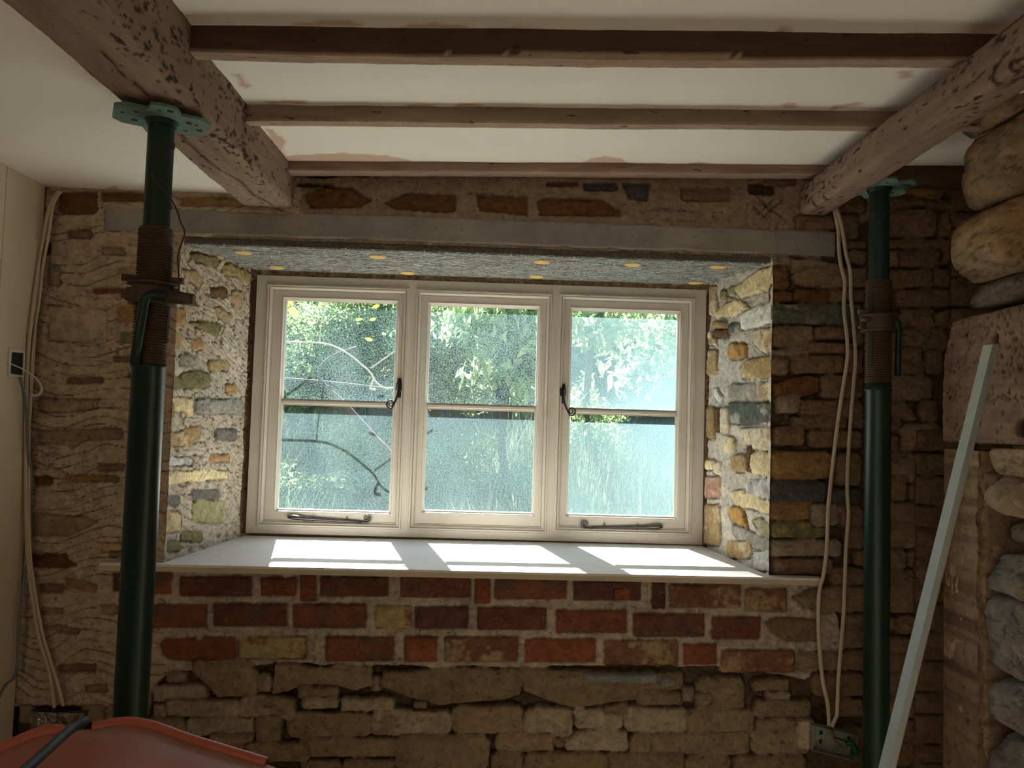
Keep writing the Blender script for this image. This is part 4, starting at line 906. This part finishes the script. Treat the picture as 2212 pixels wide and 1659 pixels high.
# ================================================================== stone pier, fireplace lintel, metal angle
def boulder(name, poly_px, Y, depth, base, col2, seed, parent, rnd=.035):
    """a rough block of stone: outline given where its far edge shows, rounded towards the room"""
    P = [atY(x, y, Y) for x, y in poly_px]; P = [np.array((p[0], p[2])) for p in P]
    for _ in range(2):
        P = [q for a, b in zip(P, P[1:]+P[:1]) for q in (a*.8+b*.2, a*.2+b*.8)]
    L = [0]
    for a, b in zip(P, P[1:]+P[:1]): L.append(L[-1]+np.linalg.norm(b-a))
    n = max(int(L[-1]/.0055), 60); tt = np.linspace(0, L[-1], n, endpoint=False); C_ = np.array(P+P[:1])
    O_ = np.stack([np.interp(tt, L, C_[:, 0]), np.interp(tt, L, C_[:, 1])], 1)
    area = sum(a[0]*b[1]-b[0]*a[1] for a, b in zip(P, P[1:]+P[:1]))
    if area > 0: O_ = O_[::-1]
    cen = O_.mean(0); R_m = np.linalg.norm(O_-cen, axis=1).mean()
    rings = [(.0, .05), (-.0, .02)]                     # (share moved inwards, distance behind the far edge)
    rings += [(0, -(depth-rnd)*k/6) for k in range(0, 7)]
    rings += [((rnd/R_m)*(1-math.cos(a)), -(depth-rnd)-rnd*math.sin(a)) for a in np.linspace(.2, 1.57, 6)]
    k0 = rings[-1][0]; rings += [(k0+(1-k0)*t, -depth-.006*math.sin(t*1.5)) for t in np.linspace(.05, .985, 22)]
    V = []
    for s_, y in rings: q = cen+(O_-cen)*(1-s_); V.append(np.stack([q[:, 0], np.full(n, Y+y), q[:, 1]], 1))
    V = np.array(V); a_, b_, c_ = V[..., 0], V[..., 1], V[..., 2]
    nz = lambda sc, o, sd: fbm((a_+.6*b_)/sc, (c_-.5*b_)/sc, o, sd)
    n1, n2, n3 = nz(.055, 3, seed), nz(.016, 3, seed+4), nz(.007, 2, seed+9)
    rad = np.stack([a_-cen[0], 0*a_, c_-cen[1]], -1); rad /= (np.linalg.norm(rad, axis=-1, keepdims=True)+1e-6)
    w = np.clip(np.linspace(0, 1, len(rings))*3-.9, 0, 1)[:, None, None]; dirn = rad*(1-w)+np.array((0, -1.0, 0))*w
    pit = sstep(.28, .5, nz(.009, 2, seed+15))
    V = V+dirn*(.009*n1+.0035*n2+.0016*n3-.003*pit)[..., None]
    col = np.array(base)*(1+.35*n1+.25*n2)[..., None]
    if col2 is not None:
        m_ = sstep(.0, .5, n1*.8+n2*.5)[..., None]; col = col*(1-m_)+np.array(col2)*m_
    col = np.clip(col*(1-.5*pit)[..., None], .01, .9)
    mb = MB(); m_ = len(rings); idx = np.arange(m_*n).reshape(m_, n)
    mb.v = list(map(tuple, V.reshape(-1, 3).tolist())); mb.c = list(map(tuple, col.reshape(-1, 3).tolist()))
    mb.f = [(int(idx[i, k]), int(idx[i, (k+1) % n]), int(idx[i+1, (k+1) % n]), int(idx[i+1, k])) for i in range(m_-1) for k in range(n)]
    mb.f.append(tuple(int(v) for v in idx[-1])); mb.f.append(tuple(int(v) for v in idx[0][::-1])); mb.smooth = [True]*len(mb.f)
    return mb.build(name, M['stone'], parent)
pc = dict(a=(.34, .24, .15), b=(.28, .195, .12), g=(.23, .195, .155), d=(.20, .14, .085))
blocks = [([(2136, 10), (2160, -40), (2420, -60), (2420, 20), (2160, 70), (2144, 62)], 1.62, 'g'),
          ([(2106, 215), (2122, 190), (2212, 128), (2420, 30), (2420, 190), (2212, 228), (2172, 262), (2122, 290), (2104, 268)], 1.74, 'b'),
          ([(2120, 310), (2140, 282), (2212, 238), (2420, 180), (2420, 390), (2212, 424), (2136, 449), (2108, 420), (2112, 350)], 1.73, 'a'),
          ([(2086, 500), (2112, 462), (2212, 424), (2420, 380), (2420, 560), (2212, 578), (2142, 608), (2080, 578)], 1.715, 'a'),
          ([(2124, 645), (2140, 612), (2212, 576), (2420, 560), (2420, 650), (2200, 660), (2132, 664)], 1.73, 'g')]
for i, (pl_, Y, k) in enumerate(blocks):
    boulder('stone_block', pl_, Y+.02, .12, pc[k], (pc[k][0]*1.12, pc[k][1]*1.0, pc[k][2]*.8), 200+i, rwall)
# upright jamb stone under the lintel: one face to the room, one to the viewer
jf = Field((1.10, 1.86, 0.0), (0, -1, 0), (0, 0, 1), (-1, 0, 0), .14, CZ-.035, .005, 301)
jf.h[:] = .007*jf.w4+.007*jf.w1+.004*jf.w2+.002*jf.w3; g = sstep(.2, .5, fbm(jf.u/.006, jf.v/.02, 2, 307)); jf.h -= .004*g
jf.h -= .014*(1-np.clip(np.minimum(jf.u, .14-jf.u)/.018, 0, 1))**2
jf.c[:] = np.array((.36, .25, .165))*(1+.3*jf.w2+.25*jf.w1)[..., None]*(1-.5*g)[..., None]
jf.mask = (jf.u+.012*jf.w4+.006*jf.w1+.003*jf.w2) > .006
jf.build('jamb_stone', M['stone'], rwall, back=.07)
jg = Field((1.095, 1.722, 0.0), (1, 0, 0), (0, 0, 1), (0, -1, 0), .140, CZ-.035, .005, 303)  # made wider, to stand in for the shaded gap beside it
jg.h[:] = .008*jg.w4+.006*jg.w1+.004*jg.w2; g = sstep(.2, .5, fbm(jg.u/.006, jg.v/.02, 2, 308)); jg.h -= .004*g
jg.c[:] = np.array((.30, .20, .125))*(1+.3*jg.w2+.25*jg.w1)[..., None]*(1-.4*g)[..., None]  # viewer-side face coloured darker, since less light reaches it
jg.build('jamb_stone', M['stone'], rwall, back=.13)
for i, (pl_, k) in enumerate((([(2166, 968), (2190, 972), (2420, 965), (2420, 1040), (2196, 1040), (2172, 1000)], 'a'), ([(2158, 1078), (2178, 1052), (2212, 1028), (2420, 1020), (2420, 1130), (2206, 1122), (2170, 1100)], 'a'),
                              ([(2164, 1255), (2190, 1212), (2212, 1200), (2420, 1190), (2420, 1300), (2172, 1292)], 'g'), ([(2166, 1300), (2212, 1286), (2420, 1290), (2420, 1470), (2180, 1475), (2166, 1380)], 'g'),
                              ([(2170, 1475), (2420, 1470), (2420, 1600), (2178, 1590)], 'g'), ([(2166, 1600), (2420, 1600), (2420, 1900), (2160, 1900)], 'g'), ([(2215, 1130), (2420, 1130), (2420, 1195), (2220, 1190)], 'd'))):
    boulder('lining_stone', pl_, 1.62, .07, pc[k], None, 330+i, rwall, rnd=.028)  # the last block is added in dark stone for the recess's shade
# pecked timber over the fireplace
tl = Field((1.10, 1.862, CZ-.030), (0, -1, 0), (0, 0, 1), (-1, 0, 0), .90, .345, .0032, 401)
tp = [tl_uv for tl_uv in [tl.uv(x, y) for x, y in ((2054, 688), (2030, 820), (2022, 955))]]
tp = [(max(p[0], .001), p[1]) for p in tp]
fx = lambda x, y: tl.uv(x, y)
poly = [fx(2056, 690), fx(2028, 810), fx(2022, 956), (.90, fx(2212, 962)[1]), (.90, fx(2212, 650)[1])]
d = sdf(tl.u, tl.v, poly)+.002*tl.w1+.001*tl.w2; tl.mask = d < 0
tl.h = .004*tl.w4+.002*tl.w1+.001*tl.w2-.010*(1-np.clip(-d/.010, 0, 1))**2
gr = fbm(tl.u/.25, tl.v/.006, 3, 402); tl.h += .0010*gr
tl.c[:] = np.array((.225, .148, .108))*(1+.22*gr+.2*tl.w2+.15*tl.w4)[..., None]
rr = random.Random(33)
for k in range(520):
    u0, v0 = rr.uniform(.01, .62), rr.uniform(.02, .33); a = rr.choice((-1, -1, 1))*rr.uniform(.7, 1.1); ln = rr.uniform(.004, .011)
    if v0 < .10 and rr.random() < .75: continue
    p0 = (u0, v0); p1 = (u0+math.cos(a)*ln*.8, v0+math.sin(a)*ln); w = tl.win([p0, p1], .006)
    if tl.u[w].size == 0: continue
    dd = np.abs(sdf(tl.u[w], tl.v[w], [p0, p1, (p1[0]+1e-4, p1[1])])); g = np.exp(-(dd/.0020)**2); tl.h[w] -= .004*g; tl.c[w] *= (1-.8*g[..., None])
for (x, y, r_) in ((2151, 730, .013), (2208, 925, .022), (2066, 916, .005), (2084, 906, .004)):
    c0 = fx(x, y); dd = np.sqrt(((tl.u-c0[0])/1.0)**2+(tl.v-c0[1])**2)+.002*tl.w2; g = sstep(r_, r_*.6, dd); tl.h -= .016*g; tl.c *= (1-.85*g[..., None])
o = tl.build('fireplace_beam', M['stone_dark'], back=.30); tag(o, 'thick pinkish timber pecked all over with axe marks, resting on the upright jamb stone', 'timber lintel')

T = atX(2142, 748, 1.068); B0 = atY(1918, 1659, 1.50); dirv = (B0-T)/np.linalg.norm(B0-T); Bt = T+dirv*((T[2]-.002)/-dirv[2])
side = np.array((1.0, .0, 0)); side = side-dirv*(side@dirv); side /= np.linalg.norm(side); nrm = np.cross(side, dirv); nrm /= np.linalg.norm(nrm)
if nrm[1] > 0: nrm = -nrm
def strip(a, b, c0, c1, name, mn, parent, t=.0018):
    """face of the angle between offsets c0 and c1 (side, normal)"""
    b_ = MB(); off = lambda c: side*c[0]+nrm*c[1]; d0 = off(c0); d1 = off(c1); e = d1-d0; n_ = np.cross(e, dirv); n_ /= np.linalg.norm(n_); n_ *= t
    vs = [a+d0, a+d1, b+d1, b+d0, a+d0+n_, a+d1+n_, b+d1+n_, b+d0+n_]
    b_.add(vs, [(0, 1, 2, 3), (7, 6, 5, 4), (0, 4, 5, 1), (1, 5, 6, 2), (2, 6, 7, 3), (3, 7, 4, 0)]); return b_.build(name, M[mn], parent)
r = empty('metal_angle', tuple(Bt)); tag(r, 'long pale aluminium angle leaning against the pecked timber at the right', 'metal strip')
strip(T, Bt, (-.0135, -.008), (-.0045, .010), 'front_face', 'alu', r)
strip(T, Bt, (-.0045, .010), (.0095, .006), 'side_face', 'alu', r)
strip(T+dirv*.002, Bt, (.0095, .006), (.0145, .001), 'edge_lip', 'alu_edge', r)

# ================================================================== red plastic tub with a rolled rim, cable across it
r = empty('plastic_tub', (-.78, 1.15, 0)); tag(r, 'dusty red plastic tub with a rolled rim, turned up at the lower left corner', 'plastic tub')
YR = 1.28
rimpx = [(-330, 1760), (-120, 1668), (0, 1622), (60, 1596), (105, 1582), (150, 1580), (200, 1574), (245, 1565), (285, 1563), (330, 1572), (400, 1597), (480, 1622), (575, 1651), (604, 1664), (622, 1700), (630, 1850)]
rim = smooth_pts([atY(x, y, YR-.00012*abs(x-270)) for x, y in rimpx], 4)
low = []
for k, p in enumerate(rim):
    t = k/(len(rim)-1); low.append(np.array((p[0]*.80-.10, 0, 0)))
mb = MB(); rows = []; ns = 9; cx0 = -.72
for s_i in range(ns+1):
    s_ = s_i/ns
    row = []
    for p in rim:
        q = p.copy(); q[1] = p[1]-.50*s_; q[0] = cx0+(p[0]-cx0)*(1-.10*s_); q[2] = p[2]-.05*s_-.10*s_*s_
        row.append(q)
    rows.append(row)
n_ = len(rim); vs = [p for row in rows for p in row]
mb.add(vs, [(i*n_+k_, i*n_+k_+1, (i+1)*n_+k_+1, (i+1)*n_+k_) for i in range(ns) for k_ in range(n_-1)], True)
fr = rows[-1]; mb.add(fr+[np.array((p[0], p[1]+.02, .02)) for p in fr], [(k_, k_+1, n_+k_+1, n_+k_) for k_ in range(n_-1)], True)
mb.add([rim[0]+0, rows[-1][0]+0, np.array((rim[0][0], .80, .02)), np.array((rim[0][0], YR, .02)), rim[-1]+0, rows[-1][-1]+0, np.array((rim[-1][0], .80, .02)), np.array((rim[-1][0], YR, .02))], [(0, 1, 2, 3), (4, 7, 6, 5)])
mb.build('tub_body', M['red_plastic'], r)
i0 = 6*4; i1 = 12*4
b = MB(); seg = rim[i0:i1+1]; b.tube([p+np.array((0, .002, .001)) for p in seg], .0085, 14, caps=False); b.tube([p+np.array((0, .002, .001)) for p in seg], .0060, 14, caps=False); b.build('rolled_rim', M['red_rim'], r)
b = MB(); seg = rim[0:21]; b.tube([p+np.array((0, .002, .001)) for p in seg], [.0105]*18+[.009, .006, .003], 14); b.build('rolled_rim', M['red_rim'], r)
cb = [atY(183, 1566, 1.22), atY(176, 1570, 1.20), atY(150, 1586, 1.17), atY(110, 1622, 1.10), atY(60, 1668, 1.02), atY(0, 1720, .95), atY(-60, 1780, .88)]
b = MB(); b.tube(smooth_pts([p+np.array((0, 0, .006)) for p in cb]), .0072, 12)
tag(b.build('rubber_cord', M['rubber']), 'dark grey rubber cord lying across the red plastic tub', 'cord')

# ================================================================== garden beyond the glass
rg = np.random.RandomState(5)
bank = Field((-6, 2.95, 0), (1, 0, 0), (0, 1, 0), (0, 0, 1), 12, 9, .12, 500)
def gz(y): return np.interp(y, [2.9, 3.6, 6, 9, 12], [CZ-.85, CZ-.72, CZ-.35, CZ+.30, CZ+.9])
bank.h = gz(bank.v+2.95)+.05*bank.w4; bank.c[:] = 1
gb = bank.build('ground', M['soil'], back=0); tag(gb, kind='structure')
def leaves(name, centers, radii, n, size, matn, label, cat, group=None, seed=1, shell=.55, aspect=.45, droop=.3):
    r_ = np.random.RandomState(seed); P = []; per = n//len(centers)
    for c, rad in zip(centers, radii):
        q = r_.normal(size=(per, 3)); q /= np.linalg.norm(q, axis=1)[:, None]; rr_ = shell+(1-shell)*r_.rand(per, 1)**.7
        lump = 1+.22*np.sin(q[:, :1]*5+c[0]*3)+.18*np.sin(q[:, 2:3]*7+c[1])
        P.append(np.array(c)+q*rr_*lump*np.array(rad))
    P = np.concatenate(P); N = len(P)
    a = r_.normal(size=(N, 3)); a[:, 2] -= droop; a /= np.linalg.norm(a, axis=1)[:, None]
    b = np.cross(a, r_.normal(size=(N, 3))); b /= np.linalg.norm(b, axis=1)[:, None]; u = np.cross(a, b)
    L = size*(.6+.8*r_.rand(N, 1)); Wd = L*aspect
    v0 = P-a*L*.5; v2 = P+a*L*.5; v1 = P+b*Wd*.5+u*Wd*.18; v3 = P-b*Wd*.5+u*Wd*.18; v4 = P-a*L*.05
    V = np.stack([v0, v1, v2, v3], 1).reshape(-1, 3); i = np.arange(N)*4
    Fc = np.concatenate([np.stack([i, i+1, i+2], 1), np.stack([i, i+2, i+3], 1)])
    me = bpy.data.meshes.new(name); me.vertices.add(len(V)); me.vertices.foreach_set('co', V.astype(np.float32).ravel())
    me.loops.add(Fc.size); me.loops.foreach_set('vertex_index', Fc.astype(np.int32).ravel()); me.polygons.add(len(Fc)); me.polygons.foreach_set('loop_start', (np.arange(len(Fc))*3).astype(np.int32))
    me.update(calc_edges=True)
    ca = me.color_attributes.new('Col', 'FLOAT_COLOR', 'POINT'); arr = np.repeat(r_.rand(N, 1), 4, 0); arr = np.concatenate([arr, arr, arr, np.ones_like(arr)], 1).astype(np.float32); ca.data.foreach_set('color', arr.ravel())
    me.materials.append(M[matn]); o = bpy.data.objects.new(name, me); link(o)
    if label: tag(o, label, cat, group)
    return o
def px(x, y, Y): return tuple(atY(x, y, Y))
def shrub(name, label, matn, cs, n, size, seed, trunk=None, **kw):
    root = empty(name, (cs[0][0][0], cs[0][0][1], float(gz(cs[0][0][1])))); tag(root, label, 'shrub', 'shrubs beyond the glass')
    o = leaves('foliage', [c[0] for c in cs], [c[1] for c in cs], n, size, matn, None, None, seed=seed, **kw); o.parent = root
    b = MB(); c = cs[0][0]; g0 = float(gz(c[1]))-.1
    b.tube(smooth_pts(trunk if trunk else [(c[0]+.1, c[1], g0), (c[0]-.05, c[1], (g0+c[2])/2), (c[0], c[1], c[2]+.2)]), [.035]*4+[.02]*20 if False else .022, 8); b.build('stem', M['bark'], root)
    return root
shrub('small_leaved_shrub', 'bushy small-leaved green shrub seen in the upper part of the left casement', 'leaf_fine', [(px(690, 735, 5.6), (.95, .5, .36)), (px(815, 700, 5.6), (.45, .5, .5)), (px(650, 830, 5.3), (.35, .35, .25))], 42000, .036, 1, shell=.2)
shrub('small_leaved_shrub', 'yellow-green small-leaved shrub at the left edge of the middle casement', 'leaf_fine', [(px(960, 790, 5.2), (.36, .35, .36)), (px(1010, 700, 5.4), (.5, .4, .35))], 20000, .034, 2, shell=.2)
shrub('broad_leaved_shrub', 'broad-leaved pale green shrub filling the upper right of the middle casement', 'leaf_big', [(px(1110, 760, 4.3), (.26, .25, .34)), (px(1080, 690, 4.4), (.32, .3, .16)), (px(1150, 710, 4.2), (.22, .2, .24))], 3300, .088, 3, aspect=.36, droop=1.2, shell=.2)
shrub('broad_leaved_shrub', 'broad-leaved shrub behind the misted top pane of the right casement', 'leaf_big', [(px(1290, 690, 4.6), (.35, .3, .22)), (px(1430, 740, 5.0), (.5, .3, .4))], 1300, .085, 4, aspect=.38, droop=1.0, shell=.2)
shrub('dark_conifer', 'dark evergreen mass behind the lighter shrubs', 'leaf_dark', [((-4.2, 8.5, CZ+1.0), (1.3, .5, 1.5)), ((-2.4, 8.6, CZ+1.1), (1.4, .5, 1.5)), ((-.6, 8.5, CZ+1.0), (1.4, .5, 1.6)), ((1.2, 8.7, CZ+1.1), (1.4, .5, 1.5)), ((2.9, 8.5, CZ+1.0), (1.3, .5, 1.5)), ((4.6, 8.8, CZ+1.1), (1.3, .6, 1.5))], 60000, .15, 5, shell=.4)
shrub('low_bush', 'low grey-green bush in the bottom panes of the left casement', 'leaf_fine', [(px(640, 1070, 4.4), (.35, .3, .2)), (px(800, 1000, 4.9), (.35, .3, .3))], 9000, .036, 6, shell=.2)
shrub('low_bush', 'low bush in the bottom panes of the middle and right casements', 'leaf_fine', [(px(1130, 1080, 4.6), (.35, .3, .25)), (px(1260, 960, 4.8), (.3, .3, .45)), (px(960, 1010, 4.9), (.35, .3, .3))], 13000, .036, 7, shell=.2)
# long grass on the bank: nobody could count it
ng = 42000; gx = rg.uniform(-3.2, 3.2, ng); gy = rg.uniform(3.1, 7.6, ng); g0 = gz(gy); hh = rg.uniform(.12, .42, ng)*(1+.5*np.sin(gx*3)); th = rg.uniform(0, 6.28, ng); ln = rg.uniform(.02, .25, ng)
wv = np.stack([np.cos(th+1.57), np.sin(th+1.57), 0*th], 1)*.004
b0 = np.stack([gx, gy, g0-.02], 1); m0 = b0+np.stack([np.cos(th)*ln*.35, np.sin(th)*ln*.35, hh*.6], 1); t0 = b0+np.stack([np.cos(th)*ln, np.sin(th)*ln, hh], 1)
V = np.stack([b0-wv, b0+wv, m0+wv*.8, m0-wv*.8, t0], 1).reshape(-1, 3); i = np.arange(ng)*5
Fc = np.concatenate([np.stack([i, i+1, i+2], 1), np.stack([i, i+2, i+3], 1), np.stack([i+3, i+2, i+4], 1)])
me = bpy.data.meshes.new('grass'); me.vertices.add(len(V)); me.vertices.foreach_set('co', V.astype(np.float32).ravel()); me.loops.add(Fc.size); me.loops.foreach_set('vertex_index', Fc.astype(np.int32).ravel())
me.polygons.add(len(Fc)); me.polygons.foreach_set('loop_start', (np.arange(len(Fc))*3).astype(np.int32)); me.update(calc_edges=True)
ca = me.color_attributes.new('Col', 'FLOAT_COLOR', 'POINT'); arr = np.repeat(rg.rand(ng, 1), 5, 0); arr = np.concatenate([arr, arr, arr, np.ones_like(arr)], 1).astype(np.float32); ca.data.foreach_set('color', arr.ravel())
me.materials.append(M['grass']); o = bpy.data.objects.new('grass', me); link(o); tag(o, 'long pale grass on the bank outside the window', 'grass', kind='stuff')
# crooked dark limb and pale twigs close to the glass
b = MB(); b.tube(smooth_pts([px(905, 1160, 4.0), px(850, 1000, 4.0), px(800, 935, 4.05), px(745, 875, 4.1), px(700, 832, 4.1), px(690, 800, 4.15), px(720, 770, 4.2), px(770, 752, 4.25)]), [.020]*8+[.016]*12+[.012]*16, 10)
b.tube(smooth_pts([px(600, 818, 4.2), px(680, 824, 4.15), px(760, 832, 4.1), px(850, 842, 4.1), px(900, 838, 4.1)]), .010, 8)
tag(b.build('tree_limb', M['bark']), 'crooked dark limb crossing behind the left casement', 'branch')
tw = empty('climbing_twig', px(720, 830, 3.05)); tag(tw, 'thin pale twig with a few lime leaves just outside the left casement', 'twig')
b = MB()
for pts, r_ in ((((560, 735), (620, 738), (700, 742), (745, 760), (778, 785), (800, 805), (812, 825), (832, 838), (862, 836), (900, 830)), .0034), (((800, 796), (830, 775), (862, 752), (910, 720)), .0024), (((690, 742), (694, 700), (702, 655), (706, 610)), .0020), (((808, 818), (800, 838), (812, 842)), .0045), (((600, 668), (640, 650), (680, 620)), .003)):
    b.tube(smooth_pts([px(x, y, 3.05) for x, y in pts]), r_, 7)
b.build('stem', M['twig'], tw)
for (x, y, a, L) in ((632, 672, -.95, .065), (797, 733, -.2, .034), (805, 690, .3, .03), (812, 662, .4, .035), (775, 690, .2, .03), (625, 650, -.6, .04)):
    b = MB(); c = np.array(px(x, y, 3.04)); d_ = np.array((math.cos(a), .15, math.sin(a))); n2 = np.array((-math.sin(a), .3, math.cos(a)))
    b.add([c-d_*L/2, c-d_*L*.15+n2*L*.22, c+d_*L*.2+n2*L*.2, c+d_*L/2, c+d_*L*.2-n2*L*.2, c-d_*L*.15-n2*L*.22], [(0, 1, 2, 3, 4, 5)], False, (.6, .6, .6))
    b.build('leaf', M['leaf_lime'], tw)

# ================================================================== parts written in world coordinates become local to their thing
def settle():
    seen = set()
    def walk(o, L):
        for ch in o.children:
            if ch.type == 'MESH' and ch.data.name not in seen:
                seen.add(ch.data.name); ch.data.transform(Matrix.Translation(-L))
            walk(ch, L)
    for o in list(scene.objects):
        if o.parent is None and o.type == 'EMPTY': walk(o, Vector(o.location))
settle()
